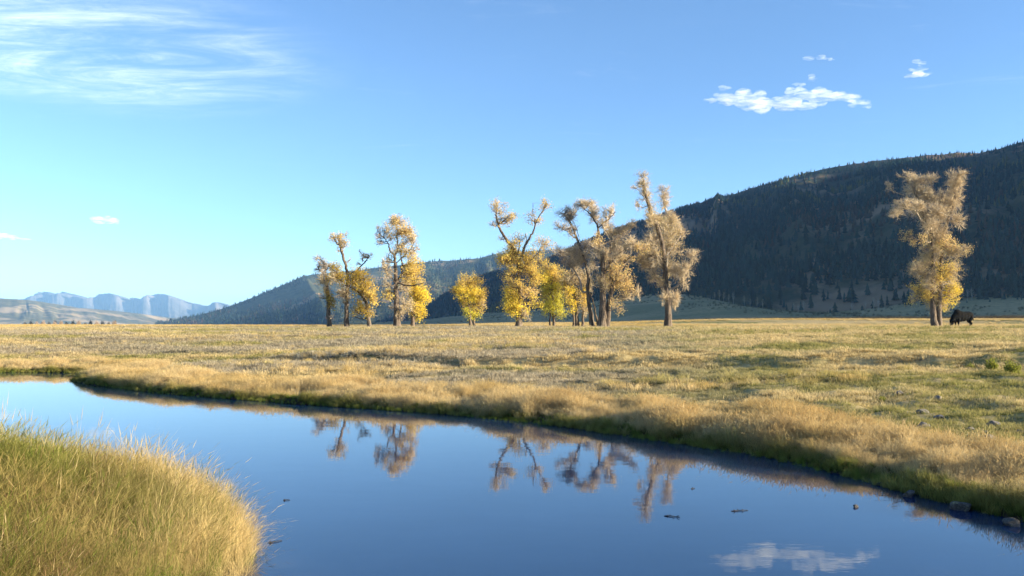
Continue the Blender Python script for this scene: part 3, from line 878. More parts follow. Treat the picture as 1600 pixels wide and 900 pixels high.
Z1, Z2, Z3 = (460, 310, 4.09), (740, 260, 3.334), (1300, 200, 2.647)
TREES = [
 ('cottonwood_tree', 'slim brownish half bare tree, leftmost of the meadow trees', 98, Z1,
  [(28, 8, [(225, 810), (218, 700), (212, 600), (205, 520), (195, 450), (182, 400)]), (9, 4, [(208, 540), (235, 490), (245, 430)]), (8, 3, [(200, 490), (160, 460), (140, 430)])],
  [(170, 405, 48, 36, 'c'), (200, 450, 50, 45, 'c'), (140, 455, 32, 35, 'c'), (240, 445, 32, 45, 'p'), (180, 520, 38, 45, 'p'), (255, 500, 35, 50, 'd'), (215, 560, 34, 50, 'p'), (222, 650, 26, 50, 'd'),
   (205, 610, 24, 40, 'p'), (165, 640, 20, 20, 'c'), (235, 700, 22, 45, 'd'), (245, 770, 22, 25, 'c')], 31),
 ('cottonwood_tree', 'tall dark forked tree with gold tuft on top, second from the left', 97, Z1,
  [(27, 13, [(335, 812), (328, 700), (335, 600), (336, 500), (326, 430), (312, 370), (298, 335), (286, 300)]), (13, 5, [(336, 480), (375, 470), (410, 435), (440, 395), (463, 368)]), (6, 3, [(300, 340), (320, 300), (325, 280)])],
  [(270, 240, 46, 30, 'o'), (308, 275, 36, 38, 'o'), (238, 255, 24, 28, 'o'), (285, 305, 20, 24, 'p'), (320, 305, 24, 24, 'p'), (440, 370, 38, 34, 'b'), (465, 360, 20, 24, 'b'), (405, 335, 12, 22, 'b'), (345, 395, 14, 24, 'c'),
   (278, 345, 14, 18, 'b'), (410, 420, 24, 20, 'b'), (320, 610, 46, 44, 'p'), (285, 620, 26, 40, 'b'), (352, 640, 24, 34, 'p'), (310, 665, 26, 30, 'b'), (300, 560, 24, 24, 'p')], 32),
 ('cottonwood_tree', 'leaning olive gold tree right of the dark forked one', 95, Z1,
  [(26, 9, [(482, 815), (470, 740), (458, 670), (425, 615), (385, 580), (350, 560)]), (9, 4, [(465, 700), (488, 670), (500, 620)]), (8, 3, [(440, 640), (430, 570), (415, 510)]), (8, 3, [(400, 590), (330, 545), (290, 510)])],
  [(395, 490, 52, 40, 'd'), (440, 520, 56, 48, 'd'), (480, 570, 46, 48, 'g'), (505, 630, 36, 45, 'g'), (420, 580, 56, 46, 'd'), (362, 535, 42, 42, 'd'), (285, 480, 46, 46, 'd'), (260, 520, 36, 50, 'p'), (310, 530, 34, 40, 'd'),
   (470, 725, 50, 36, 'd'), (412, 700, 40, 46, 'd'), (375, 750, 24, 24, 'p'), (520, 655, 20, 30, 'g'), (455, 630, 40, 40, 'd'), (500, 750, 26, 28, 'p')], 33),
 ('cottonwood_tree', 'tall pale gold tree with thick dark trunk in the left pair', 96, Z1,
  [(42, 16, [(658, 818), (655, 700), (650, 600), (645, 500), (640, 430), (638, 370)]), (13, 5, [(638, 375), (652, 320), (645, 250), (640, 180), (630, 120)]), (13, 5, [(632, 365), (605, 325), (590, 280), (555, 240)]),
   (15, 5, [(665, 540), (678, 480), (676, 420), (670, 340), (668, 280)]), (7, 3, [(676, 420), (720, 340), (755, 300)]), (7, 3, [(650, 560), (610, 490), (580, 470)])],
  [(630, 112, 44, 30, 'o'), (645, 155, 54, 40, 'o'), (598, 135, 28, 24, 'p'), (690, 205, 54, 48, 'o'), (735, 205, 34, 28, 'o'), (650, 220, 56, 50, 'o'), (525, 195, 30, 34, 'c'), (540, 245, 42, 32, 'c'), (525, 285, 34, 18, 'c'), (585, 200, 38, 46, 'p'),
   (610, 260, 36, 40, 'p'), (715, 270, 54, 48, 'o'), (782, 312, 24, 18, 'o'), (765, 260, 30, 38, 'b'), (695, 335, 50, 48, 'g'), (740, 345, 36, 30, 'b'), (602, 385, 36, 42, 'p'), (560, 425, 28, 36, 'b'), (590, 470, 45, 42, 'p'), (735, 415, 56, 54, 'g'),
   (782, 425, 38, 40, 'g'), (715, 490, 50, 50, 'g'), (780, 490, 40, 44, 'g'), (605, 555, 36, 46, 'p'), (605, 640, 34, 44, 'g'), (700, 580, 40, 55, 'p'), (715, 690, 52, 56, 'p'), (690, 740, 40, 44, 'p'), (830, 545, 24, 40, 'p'), (625, 700, 24, 34, 'b'), (650, 330, 40, 36, 'p')], 34),
 ('cottonwood_tree', 'bright yellow bushy tree standing against the thick pale gold one', 97.5, Z1,
  [(28, 8, [(760, 822), (757, 740), (765, 660), (765, 590), (760, 520)]), (8, 3, [(762, 680), (795, 630), (820, 610)]), (7, 3, [(760, 740), (790, 700), (805, 670)])],
  [(765, 550, 45, 45, 'y'), (800, 585, 42, 40, 'y'), (832, 630, 36, 34, 'y'), (790, 640, 50, 45, 'y'), (758, 615, 42, 45, 'y'), (805, 715, 38, 52, 'y'), (785, 760, 38, 28, 'y'), (842, 655, 26, 28, 'y'), (750, 690, 30, 40, 'g'), (735, 560, 30, 40, 'g')], 35),
 ('cottonwood_tree', 'small round yellow green tree alone beneath the far hill', 128, Z1,
  [(20, 7, [(1125, 802), (1122, 740), (1108, 650), (1090, 580)]), (18, 6, [(1148, 802), (1140, 720), (1138, 620), (1150, 550)]), (6, 3, [(1140, 700), (1175, 650), (1195, 610)])],
  [(1100, 530, 52, 34, 'g'), (1060, 570, 46, 40, 'g'), (1150, 550, 54, 46, 'd'), (1195, 610, 34, 42, 'd'), (1085, 620, 56, 46, 'y'), (1150, 630, 56, 50, 'y'), (1200, 665, 26, 40, 'p'), (1180, 690, 40, 40, 'g'), (1120, 680, 46, 46, 'l'), (1110, 740, 34, 34, 'l'),
   (1170, 755, 26, 26, 'l'), (1022, 600, 24, 28, 'd'), (1065, 660, 26, 30, 'd'), (1130, 580, 40, 40, 'g')], 36),
 ('cottonwood_tree', 'gold tree with two dark bare horns topped by orange tufts', 101, Z2,
  [(32, 17, [(237, 842), (238, 760), (245, 680), (240, 600), (235, 520), (215, 450), (192, 405)]), (17, 8, [(198, 415), (150, 350), (125, 290), (118, 253)]), (10, 5, [(232, 480), (236, 430), (241, 395)]),
   (15, 6, [(240, 520), (262, 432), (282, 388), (310, 340), (327, 285), (352, 248)]), (5, 2, [(318, 300), (310, 250), (308, 190)]), (9, 3, [(245, 680), (272, 632), (332, 625)]), (8, 3, [(262, 432), (275, 390), (270, 350)]), (8, 3, [(245, 540), (320, 470), (355, 420)])],
  [(125, 212, 46, 30, 'o'), (165, 285, 52, 30, 'o'), (195, 270, 26, 24, 'o'), (100, 310, 26, 24, 'c'), (140, 380, 24, 20, 'b'), (110, 240, 24, 24, 'p'), (370, 185, 26, 15, 'o'), (368, 227, 36, 20, 'o'), (298, 280, 32, 24, 'o'), (338, 295, 15, 28, 'o'), (235, 375, 52, 26, 'o'),
   (200, 425, 38, 36, 'g'), (148, 490, 36, 40, 'g'), (180, 490, 50, 50, 'g'), (220, 475, 44, 46, 'g'), (300, 490, 56, 54, 'g'), (250, 530, 54, 46, 'g'), (360, 400, 46, 22, 'o'), (382, 430, 28, 26, 'o'), (200, 580, 48, 42, 'g'), (300, 580, 54, 46, 'g'), (342, 605, 36, 38, 'y'),
   (185, 640, 34, 32, 'g'), (290, 670, 38, 36, 'o'), (205, 690, 50, 46, 'y'), (240, 735, 54, 46, 'y'), (195, 755, 44, 42, 'y'), (330, 715, 28, 28, 'y'), (270, 775, 30, 26, 'p'), (245, 640, 36, 34, 'g')], 37),
 ('cottonwood_tree', 'narrow lime green and yellow tree behind the horned one', 118, Z2,
  [(15, 6, [(418, 822), (415, 740), (410, 640), (405, 560)]), (12, 5, [(396, 822), (400, 760), (398, 700)]), (5, 2, [(414, 720), (435, 680), (445, 640)])],
  [(388, 535, 42, 40, 'g'), (428, 560, 42, 46, 'g'), (368, 590, 36, 38, 'y'), (455, 610, 36, 38, 'g'), (388, 640, 38, 44, 'l'), (430, 660, 38, 45, 'l'), (390, 700, 34, 40, 'l'), (440, 720, 32, 46, 'l'), (385, 760, 28, 38, 'l'), (445, 770, 24, 32, 'l'), (348, 660, 18, 28, 'g'), (405, 590, 34, 36, 'y')], 38),
 ('cottonwood_tree', 'yellow tan tree with twin trunks behind the bare ones', 110, Z2,
  [(26, 9, [(537, 830), (535, 740), (530, 660), (505, 620)]), (15, 6, [(568, 828), (571, 760), (576, 690), (580, 630)]), (9, 4, [(533, 700), (515, 640), (520, 570)]), (14, 5, [(520, 828), (517, 770), (505, 700)])],
  [(515, 580, 52, 54, 'p'), (585, 600, 36, 56, 'p'), (497, 690, 26, 54, 'y'), (565, 690, 36, 54, 'g'), (602, 640, 26, 46, 'p'), (578, 755, 28, 36, 'p'), (510, 735, 22, 28, 'y'), (470, 640, 28, 40, 'g'), (470, 590, 28, 34, 'o')], 39),
 ('cottonwood_tree', 'thin bare tree with sweeping grey boughs left of the double trunk', 102.5, Z2,
  [(24, 9, [(622, 840), (605, 750), (592, 660), (596, 580), (580, 500), (550, 420), (520, 340), (490, 275)]), (13, 4, [(590, 655), (565, 650), (555, 590), (512, 520), (470, 460), (440, 428)]), (11, 5, [(650, 815), (625, 720), (605, 655)]),
   (6, 2, [(535, 385), (490, 350), (450, 325)]), (5, 2, [(550, 420), (545, 360), (520, 290)]), (6, 2, [(555, 590), (530, 560), (500, 600)])],
  [(475, 245, 45, 36, 'c'), (500, 285, 42, 44, 'c'), (440, 320, 26, 32, 'c'), (475, 340, 40, 28, 'c'), (520, 360, 36, 38, 'c'), (465, 450, 48, 40, 'c'), (530, 460, 46, 54, 'b'), (580, 430, 42, 46, 'c'), (560, 500, 36, 44, 'b'), (500, 520, 40, 36, 'c'), (520, 250, 24, 34, 'c')], 40),
 ('cottonwood_tree', 'broad tan tree with stout double trunk and spreading right bough', 101, Z2,
  [(40, 14, [(668, 842), (672, 740), (670, 640), (675, 540), (665, 460), (655, 400), (650, 335)]), (30, 7, [(692, 800), (710, 690), (735, 590), (770, 530), (800, 490), (842, 465)]), (11, 4, [(650, 335), (630, 280), (600, 240), (560, 205)]),
   (9, 3, [(652, 330), (700, 280), (732, 248)]), (13, 4, [(708, 650), (715, 500), (722, 400), (735, 340)]), (9, 3, [(722, 400), (780, 360), (830, 320)]), (8, 3, [(690, 560), (760, 450), (850, 440)]), (7, 3, [(735, 590), (790, 620), (850, 655)])],
  [(585, 185, 56, 28, 'b'), (555, 205, 40, 24, 'b'), (620, 225, 44, 42, 'b'), (705, 245, 36, 46, 'b'), (640, 275, 46, 36, 'b'), (690, 320, 46, 46, 'b'), (760, 340, 54, 44, 'b'), (830, 310, 36, 28, 'b'), (740, 415, 60, 52, 'b'), (815, 425, 48, 44, 'b'),
   (868, 450, 30, 36, 'o'), (652, 395, 26, 38, 'o'), (820, 492, 16, 16, 'o'), (700, 480, 54, 52, 'b'), (770, 480, 50, 40, 'b'), (740, 555, 46, 44, 'o'), (780, 600, 50, 50, 'o'), (800, 650, 44, 40, 'o'), (722, 620, 44, 44, 'o'), (678, 620, 34, 44, 'p'), (735, 735, 36, 36, 'o'),
   (855, 660, 22, 36, 'b'), (640, 450, 40, 44, 'b'), (620, 520, 30, 46, 'b'), (795, 690, 36, 22, 'b'), (650, 590, 26, 40, 'p')], 41),
 ('cottonwood_tree', 'tallest tan bare tree with two feathery spires against the hill', 102, Z2,
  [(34, 15, [(1013, 845), (1013, 740), (1005, 650), (1000, 560), (990, 460), (962, 340), (925, 260), (898, 170), (876, 88)]), (13, 5, [(1000, 560), (985, 420), (985, 340), (935, 250)]), (15, 5, [(1008, 600), (1025, 400), (1032, 260), (1018, 190), (1012, 115)]),
   (13, 5, [(1010, 640), (1060, 620), (1090, 560), (1120, 510), (1147, 465)]), (8, 3, [(995, 520), (930, 470), (890, 440)]), (8, 3, [(1015, 480), (1070, 380), (1095, 330)]), (5, 2, [(900, 190), (860, 140), (825, 115)])],
  [(868, 68, 42, 30, 'p'), (888, 110, 42, 40, 'p'), (828, 122, 28, 16, 'b'), (895, 170, 38, 42, 'p'), (855, 215, 22, 36, 'b'), (920, 230, 42, 36, 'p'), (1012, 108, 42, 30, 'b'), (1020, 155, 42, 36, 'b'), (1020, 200, 28, 28, 'b'), (910, 290, 36, 46, 'p'), (960, 300, 52, 50, 'p'), (1040, 265, 46, 44, 'b'),
   (1080, 280, 26, 36, 'b'), (1060, 340, 52, 44, 'p'), (1000, 380, 60, 54, 'p'), (930, 400, 50, 50, 'b'), (895, 450, 50, 50, 'b'), (880, 500, 34, 44, 'p'), (1050, 430, 50, 50, 'p'), (960, 480, 60, 52, 'p'), (1020, 520, 52, 52, 'p'), (1095, 352, 34, 26, 'b'), (920, 530, 44, 34, 'b'), (960, 580, 40, 36, 'p'),
   (1000, 620, 34, 44, 'p'), (1060, 560, 40, 50, 'b'), (1135, 475, 40, 46, 'b'), (1100, 540, 34, 44, 'b'), (1090, 610, 26, 44, 'b'), (1045, 690, 34, 52, 'b'), (990, 690, 24, 44, 'b'), (1060, 725, 20, 40, 'b'), (1020, 310, 40, 44, 'p')], 42),
 ('cottonwood_tree', 'lone tan tree with yellow base beside the bison at right', 104, Z3,
  [(23, 8, [(427, 822), (418, 740), (420, 650), (415, 560), (400, 450), (370, 370), (346, 290), (330, 240)]), (22, 7, [(452, 818), (445, 740), (450, 650), (450, 560), (455, 460), (470, 380), (490, 320), (492, 250)]), (9, 3, [(400, 440), (350, 400), (300, 350), (245, 350)]),
   (7, 3, [(405, 450), (440, 390), (452, 370)]), (7, 3, [(368, 380), (355, 310), (320, 275), (285, 255)]), (8, 3, [(478, 360), (448, 320), (430, 290), (414, 250)]), (6, 2, [(450, 560), (500, 530), (540, 510)]), (6, 2, [(418, 620), (370, 600), (335, 590)])],
  [(260, 240, 26, 20, 'b'), (308, 208, 34, 24, 'b'), (350, 222, 36, 34, 'b'), (395, 220, 34, 28, 'b'), (482, 215, 42, 30, 'b'), (485, 250, 36, 30, 'b'), (340, 270, 46, 36, 'b'), (400, 290, 36, 46, 'b'), (440, 300, 36, 38, 'b'), (500, 300, 32, 48, 'b'), (472, 330, 36, 36, 'b'), (250, 343, 46, 22, 'b'),
   (212, 368, 34, 24, 'b'), (300, 340, 36, 26, 'b'), (350, 350, 44, 42, 'b'), (420, 370, 50, 44, 'b'), (490, 390, 32, 36, 'b'), (380, 420, 44, 34, 'b'), (430, 440, 44, 36, 'b'), (310, 458, 28, 26, 'o'), (400, 490, 50, 38, 'p'), (460, 490, 46, 38, 'o'), (542, 510, 22, 24, 'p'), (500, 520, 44, 36, 'p'), (420, 540, 52, 38, 'p'),
   (340, 590, 34, 34, 'p'), (380, 580, 46, 38, 'p'), (450, 600, 50, 38, 'g'), (500, 600, 36, 36, 'p'), (530, 655, 28, 28, 'p'), (400, 640, 50, 38, 'p'), (380, 690, 38, 40, 'g'), (430, 690, 38, 38, 'g'), (487, 722, 40, 42, 'y'), (490, 670, 36, 34, 'g'), (430, 735, 34, 30, 'p')], 43),
]
for spec in TREES:
    build_tree(spec)


# ------------------------------------------------------------------ grass
def mat_grass():
    m = Mat('grass_blades')
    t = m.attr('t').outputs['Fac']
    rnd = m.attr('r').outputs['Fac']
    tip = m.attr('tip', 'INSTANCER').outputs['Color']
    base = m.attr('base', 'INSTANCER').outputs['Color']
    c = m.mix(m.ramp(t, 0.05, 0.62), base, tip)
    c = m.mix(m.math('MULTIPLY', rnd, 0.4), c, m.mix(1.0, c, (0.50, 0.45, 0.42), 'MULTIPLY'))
    return m.done(m.leafy(c, 0.38))
M_GRASS = mat_grass()

def clump(seed, n, h, spread, width, lean, heads=0.0):
    """A tuft of n bent blades; attribute t runs from root to tip, r differs per blade."""
    r = np.random.default_rng(seed)
    a = r.uniform(0, 6.283, n); d = spread * np.sqrt(r.random(n))
    root = np.stack([d * np.cos(a), d * np.sin(a), np.full(n, -0.02)], 1)
    hh = h * r.uniform(0.45, 1.0, n) ** 0.8
    la = r.uniform(0, 6.283, n); lm = lean * np.abs(r.normal(0.5, 0.5, n)) * hh
    ld = np.stack([np.cos(la), np.sin(la), np.zeros(n)], 1)
    fa = r.uniform(0, 6.283, n)
    side = np.stack([np.cos(fa), np.sin(fa), np.zeros(n)], 1) * (width * r.uniform(0.6, 1.3, n))[:, None] * 0.5
    up = np.array([0, 0, 1.0])
    p0, p1 = root, root + up * (hh * 0.40)[:, None] + ld * (lm * 0.12)[:, None]
    p2 = root + up * (hh * 0.76)[:, None] + ld * (lm * 0.45)[:, None]
    p3 = root + up * hh[:, None] + ld * lm[:, None]
    V = np.stack([p0 - side, p0 + side, p1 - side * 0.9, p1 + side * 0.9, p2 - side * 0.6, p2 + side * 0.6, p3], 1)
    b = np.arange(n)[:, None] * 7
    Q = np.vstack([np.hstack([b, b + 1, b + 3, b + 2]), np.hstack([b + 2, b + 3, b + 5, b + 4])])
    T = np.hstack([b + 4, b + 5, b + 6])
    tt = np.tile([0, 0, .4, .4, .76, .76, 1.0], n)
    rr = np.repeat(r.random(n), 7)
    V = V.reshape(-1, 3)
    if heads:
        k = r.choice(n, int(n * heads), replace=False)
        c = p3[k]; m = len(k)
        dirn = (p3[k] - p2[k]); dirn /= np.linalg.norm(dirn, axis=1, keepdims=True)
        L, w = h * 0.16, width * 1.9
        s = np.stack([np.cos(fa[k]), np.sin(fa[k]), np.zeros(m)], 1) * w
        s2 = np.stack([-np.sin(fa[k]), np.cos(fa[k]), np.zeros(m)], 1) * w
        hv = np.stack([c - dirn * L * .4, c + s * .5, c + dirn * L, c - s * .5, c - dirn * L * .4, c + s2 * .5, c + dirn * L, c - s2 * .5], 1).reshape(-1, 3)
        bb = len(V) + np.arange(m)[:, None] * 8
        Q = np.vstack([Q, np.hstack([bb, bb + 1, bb + 2, bb + 3]), np.hstack([bb + 4, bb + 5, bb + 6, bb + 7])])
        V = np.vstack([V, hv]); tt = np.concatenate([tt, np.ones(m * 8)]); rr = np.concatenate([rr, np.repeat(r.random(m) * 0.5, 8)])
    return mesh_np('grass_tuft', V, T, Q, M_GRASS, {'t': tt, 'r': rr})

def tuft_collection(name, meshes):
    c = bpy.data.collections.new(name)                   # kept out of the scene: only a source for the scattered tufts
    for i, me in enumerate(meshes):
        o = bpy.data.objects.new('%s_%c' % (name, 97 + i), me)
        c.objects.link(o)
    return c

def scatter(name, label, pts, rot, scl, tip, base, coll, nvar, r):
    n = len(pts)
    me = bpy.data.meshes.new(name)
    me.vertices.add(n); me.vertices.foreach_set('co', np.asarray(pts, np.float32).ravel())
    me.attributes.new('rot', 'FLOAT_VECTOR', 'POINT').data.foreach_set('vector', np.asarray(rot, np.float32).ravel())
    me.attributes.new('scl', 'FLOAT_VECTOR', 'POINT').data.foreach_set('vector', np.asarray(scl, np.float32).ravel())
    me.attributes.new('pick', 'INT', 'POINT').data.foreach_set('value', r.integers(0, nvar, n).astype(np.int32))
    for k, v in (('tip', tip), ('base', base)):
        v = np.concatenate([np.asarray(v, np.float32), np.ones((n, 1), np.float32)], 1)
        me.attributes.new(k, 'FLOAT_COLOR', 'POINT').data.foreach_set('color', v.ravel())
    me.update()
    o = obj(name, me)
    tag(o, label, kind='stuff')
    ng = bpy.data.node_groups.new(name, 'GeometryNodeTree')
    ng.interface.new_socket('Geometry', in_out='INPUT', socket_type='NodeSocketGeometry')
    ng.interface.new_socket('Geometry', in_out='OUTPUT', socket_type='NodeSocketGeometry')
    gi, go = ng.nodes.new('NodeGroupInput'), ng.nodes.new('NodeGroupOutput')
    iop = ng.nodes.new('GeometryNodeInstanceOnPoints')
    ci = ng.nodes.new('GeometryNodeCollectionInfo')
    ci.inputs['Collection'].default_value = coll
    ci.inputs['Separate Children'].default_value = True
    ci.inputs['Reset Children'].default_value = True
    iop.inputs['Pick Instance'].default_value = True
    def na(nm, ty):
        x = ng.nodes.new('GeometryNodeInputNamedAttribute'); x.data_type = ty
        x.inputs['Name'].default_value = nm
        return x.outputs['Attribute']
    L = ng.links.new
    L(gi.outputs[0], iop.inputs['Points']); L(ci.outputs[0], iop.inputs['Instance'])
    L(na('pick', 'INT'), iop.inputs['Instance Index'])
    L(na('rot', 'FLOAT_VECTOR'), iop.inputs['Rotation']); L(na('scl', 'FLOAT_VECTOR'), iop.inputs['Scale'])
    L(iop.outputs[0], go.inputs[0])
    md = o.modifiers.new('scatter', 'NODES'); md.node_group = ng
    return o

def wedge(n, y0, y1, r, margin=0.10, power=1.0):
    """Random plan points in the view wedge, plus a margin at each side; power < 1 leans towards the near end."""
    u = r.random(n)
    y = (y0 ** (1 + power) + u * (y1 ** (1 + power) - y0 ** (1 + power))) ** (1 / (1 + power))
    x = r.uniform(-1, 1, n) * (y * (0.615 + margin) + 0.8)
    return x, y

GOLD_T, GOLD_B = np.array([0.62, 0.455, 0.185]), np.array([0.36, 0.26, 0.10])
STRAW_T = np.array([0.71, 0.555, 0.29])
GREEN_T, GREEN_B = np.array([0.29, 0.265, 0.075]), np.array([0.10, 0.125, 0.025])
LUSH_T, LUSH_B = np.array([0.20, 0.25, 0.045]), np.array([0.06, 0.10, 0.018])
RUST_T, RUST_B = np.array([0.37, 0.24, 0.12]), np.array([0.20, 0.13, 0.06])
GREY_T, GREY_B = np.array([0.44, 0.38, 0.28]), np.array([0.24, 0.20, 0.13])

def blend(a, b, w):
    return a * (1 - w[:, None]) + b * w[:, None]
def rots(n, r, tilt=0.12, wind=0.06):
    return np.stack([r.normal(0, tilt, n), r.normal(wind, tilt, n), r.uniform(0, 6.283, n)], 1)

TALL = tuft_collection('tall_tuft', [clump(300 + i, 70, 0.62, 0.15, 0.0058, 0.55, 0.25) for i in range(5)])
LONG = tuft_collection('long_tuft', [clump(320 + i, 80, 0.60, 0.14, 0.0036, 0.85, 0.14) for i in range(6)])
STALK = tuft_collection('stalk_tuft', [clump(340 + i, 6, 0.88, 0.12, 0.0028, 0.25, 1.0) for i in range(4)])
TURF = tuft_collection('turf_tuft', [clump(360 + i, 70, 0.14, 0.24, 0.0075, 0.9) for i in range(5)])
FARG = tuft_collection('far_tuft', [clump(380 + i, 70, 0.42, 0.30, 0.012, 0.5, 0.2) for i in range(5)])
SEDGE = tuft_collection('sedge_tuft', [clump(400 + i, 55, 0.42, 0.13, 0.0085, 0.75) for i in range(4)])

# long grass on the photographer's bank
r = np.random.default_rng(501)
x = r.uniform(-16, 4.5, 60000); y = r.uniform(1.6, 22, 60000)
sdv = river_sd(x, y)
k = near_side(x, y) & (sdv > 0.03) & (x > -0.72 * y - 1.6) & (np.hypot(x, y) > 2.6)
k &= r.random(len(x)) < np.where(y > 13, 0.35, 1.0)
x, y, sdv = x[k], y[k], sdv[k]
n1, n2, n3 = fbm(x * .55, y * .55, 80, 4), fbm(x * .9 + 5, y * .9, 81, 3), fbm(x * .35, y * .35, 82, 3)
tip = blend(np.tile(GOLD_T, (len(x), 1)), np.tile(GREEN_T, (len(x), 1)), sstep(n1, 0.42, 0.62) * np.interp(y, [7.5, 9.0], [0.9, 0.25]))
bas = blend(np.tile(GREEN_B * 1.3, (len(x), 1)), np.tile(GREEN_B, (len(x), 1)), sstep(n1, 0.42, 0.60))
tip = blend(tip, np.tile(RUST_T, (len(x), 1)), sstep(n2, 0.60, 0.72) * 0.85)
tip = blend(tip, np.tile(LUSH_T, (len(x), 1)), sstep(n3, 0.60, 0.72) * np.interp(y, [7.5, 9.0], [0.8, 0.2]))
near_shade = sstep(8.1 - y + 2.6 * (n2 - 0.5) + 1.6 * (n3 - 0.5) - 0.02 * x, 0.1, 2.2)  # grass towards the camera: greener, with shade put into its darker colour
tip = blend(tip, np.tile(GREEN_T * 0.50 + GOLD_T * 0.10 + LUSH_T * 0.08, (len(x), 1)), near_shade * 0.88)
bas = blend(bas, np.tile(LUSH_B, (len(x), 1)), near_shade * 0.8)
tip = blend(tip, np.tile(STRAW_T, (len(x), 1)), sstep(sdv, 1.4, 0.3) * 0.55 * (1 - near_shade))
u = r.random(len(x)) + 0.5 * (n2 - 0.5)
tip[u < 0.16 * (0.4 + near_shade)] = LUSH_T * 0.8
tip[(u > 0.16) & (u < 0.16 + 0.14 * near_shade)] = RUST_T * 0.8
tip[(u > 0.90 + 0.10 * near_shade)] = STRAW_T * 0.85
tip = tip * r.uniform(0.6, 1.2, (len(x), 1))
sc = (0.72 + 0.35 * fbm(x * .8, y * .8, 83, 3)) * r.uniform(0.8, 1.15, len(x)) * np.interp(sdv, [0, .4, 1.5], [0.62, 0.85, 1.0])
z = ground_z(x, y)
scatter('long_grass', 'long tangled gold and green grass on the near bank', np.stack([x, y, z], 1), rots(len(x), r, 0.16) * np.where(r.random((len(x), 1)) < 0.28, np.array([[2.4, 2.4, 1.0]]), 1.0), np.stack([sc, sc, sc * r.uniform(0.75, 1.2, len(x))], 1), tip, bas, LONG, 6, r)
k = (r.random(len(x)) < 0.020) & (y > 6.5)
scatter('grass_stalks', 'thin seeding grass stalks above the near bank', np.stack([x, y, z], 1)[k], rots(k.sum(), r, 0.08), np.stack([sc, sc, sc], 1)[k], (tip * 0.3 + STRAW_T * 0.7)[k], bas[k] + 0.1, STALK, 4, r)

# golden fringe along the far bank
r = np.random.default_rng(502)
i = r.integers(0, len(catmull(far_bank, 5)) - 1, 260000)
x, y = wedge(150000, 7.5, 47, r, 0.12, 0.35)
sdv = river_sd(x, y)
wid = 1.3 + 3.0 * fbm(x * .22, y * .22, 84, 3) + 0.03 * y
k = (~near_side(x, y)) & (sdv > 0.03) & (sdv < wid) & (r.random(len(x)) < 0.90 * sstep(wid - sdv, 0, 1.2) * (0.30 + 0.70 * sstep(fbm(x * 1.6, y * 1.6, 97, 3), 0.36, 0.52)))
x, y, sdv, wid = x[k], y[k], sdv[k], wid[k]
n1, n2 = fbm(x * .5, y * .5, 85, 3), fbm(x * 1.1, y * 1.1, 86, 3)
m = len(x)
tip = blend(np.tile(GOLD_T, (m, 1)), np.tile(STRAW_T, (m, 1)), 0.35 + 0.65 * sstep(n1, 0.35, 0.6))
bas = blend(np.tile(GREEN_B, (m, 1)), np.tile(GOLD_B * 1.25, (m, 1)), sstep(sdv, 0.4, 1.3))
tip = blend(np.tile(GREEN_T, (m, 1)), tip, sstep(sdv + 0.5 * (n2 - 0.5), 0.02, 0.45))
tip = blend(tip, np.tile(RUST_T, (m, 1)), sstep(n2, 0.62, 0.74) * 0.25)
tip = tip * r.uniform(0.8, 1.15, (m, 1))
sc = r.uniform(0.75, 1.12, m) * (0.30 + 0.50 * sstep(fbm(x * .9, y * .9, 87, 4, 0.6), 0.28, 0.72)) * np.interp(sdv, [0, .3, 1.0], [0.62, 0.85, 1.0]) * np.interp(wid - sdv, [0, 1.5], [0.55, 1.0])
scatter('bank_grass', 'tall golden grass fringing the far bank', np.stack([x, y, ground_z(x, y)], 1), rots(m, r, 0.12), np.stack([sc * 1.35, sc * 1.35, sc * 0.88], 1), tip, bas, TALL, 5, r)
# green sedge hanging over the water's edge
x, y = wedge(160000, 7.5, 47, r, 0.12, 0.35)
sdv = river_sd(x, y)
k = (~near_side(x, y)) & (sdv > -0.10) & (sdv < 0.40)
x, y, sdv = x[k], y[k], sdv[k]; m = len(x)
n2 = fbm(x * 1.3, y * 1.3, 88, 3)
sc = r.uniform(0.35, 0.80, m) * (0.10 + 0.90 * n2)
tip = blend(np.tile(LUSH_T, (m, 1)), np.tile(GREEN_T * 1.1, (m, 1)), sstep(n2, 0.4, 0.65)) * r.uniform(0.7, 1.2, (m, 1))
scatter('sedge', 'green sedge along the water edge of the far bank', np.stack([x, y, np.maximum(ground_z(x, y), -0.03)], 1), rots(m, r, 0.22), np.stack([sc, sc, sc], 1), tip, np.tile(LUSH_B, (m, 1)), SEDGE, 4, r)

# short turf of the middle meadow
r = np.random.default_rng(503)
x, y = wedge(90000, 9, 95, r, 0.10, 0.55)
sdv = river_sd(x, y)
k = (~near_side(x, y)) & (sdv > 1.0)
x, y, sdv = x[k], y[k], sdv[k]; m = len(x)
n1, n2, n3 = fbm(x * .16, y * .42, 89, 4), fbm(x * .5, y * .9, 90, 4), fbm(x * .12 + 3, y * .30, 91, 3)
tip = blend(np.tile(np.array([0.38, 0.335, 0.125]), (m, 1)), np.tile(STRAW_T, (m, 1)), sstep(n1 + 0.35 * (n2 - 0.5), 0.40, 0.58) * 0.9)
bas = blend(np.tile(GREEN_B * 1.2, (m, 1)), np.tile(GOLD_B, (m, 1)), sstep(n1, 0.45, 0.62))
left = sstep(6 + 0.16 * y - x, 0, 9) * sstep(n3 + 0.14 * sstep(y, 20, 25) * (1 - sstep(y, 34, 44)), 0.38, 0.52)
tip = blend(tip, np.tile(GREY_T, (m, 1)), left * 0.85); bas = blend(bas, np.tile(GREY_B, (m, 1)), left * 0.85)
tip = tip * r.uniform(0.75, 1.2, (m, 1))
grow = np.clip(y / 22, 1, 2.6)
sc = r.uniform(0.6, 1.2, m) * (0.55 + 0.9 * n2)
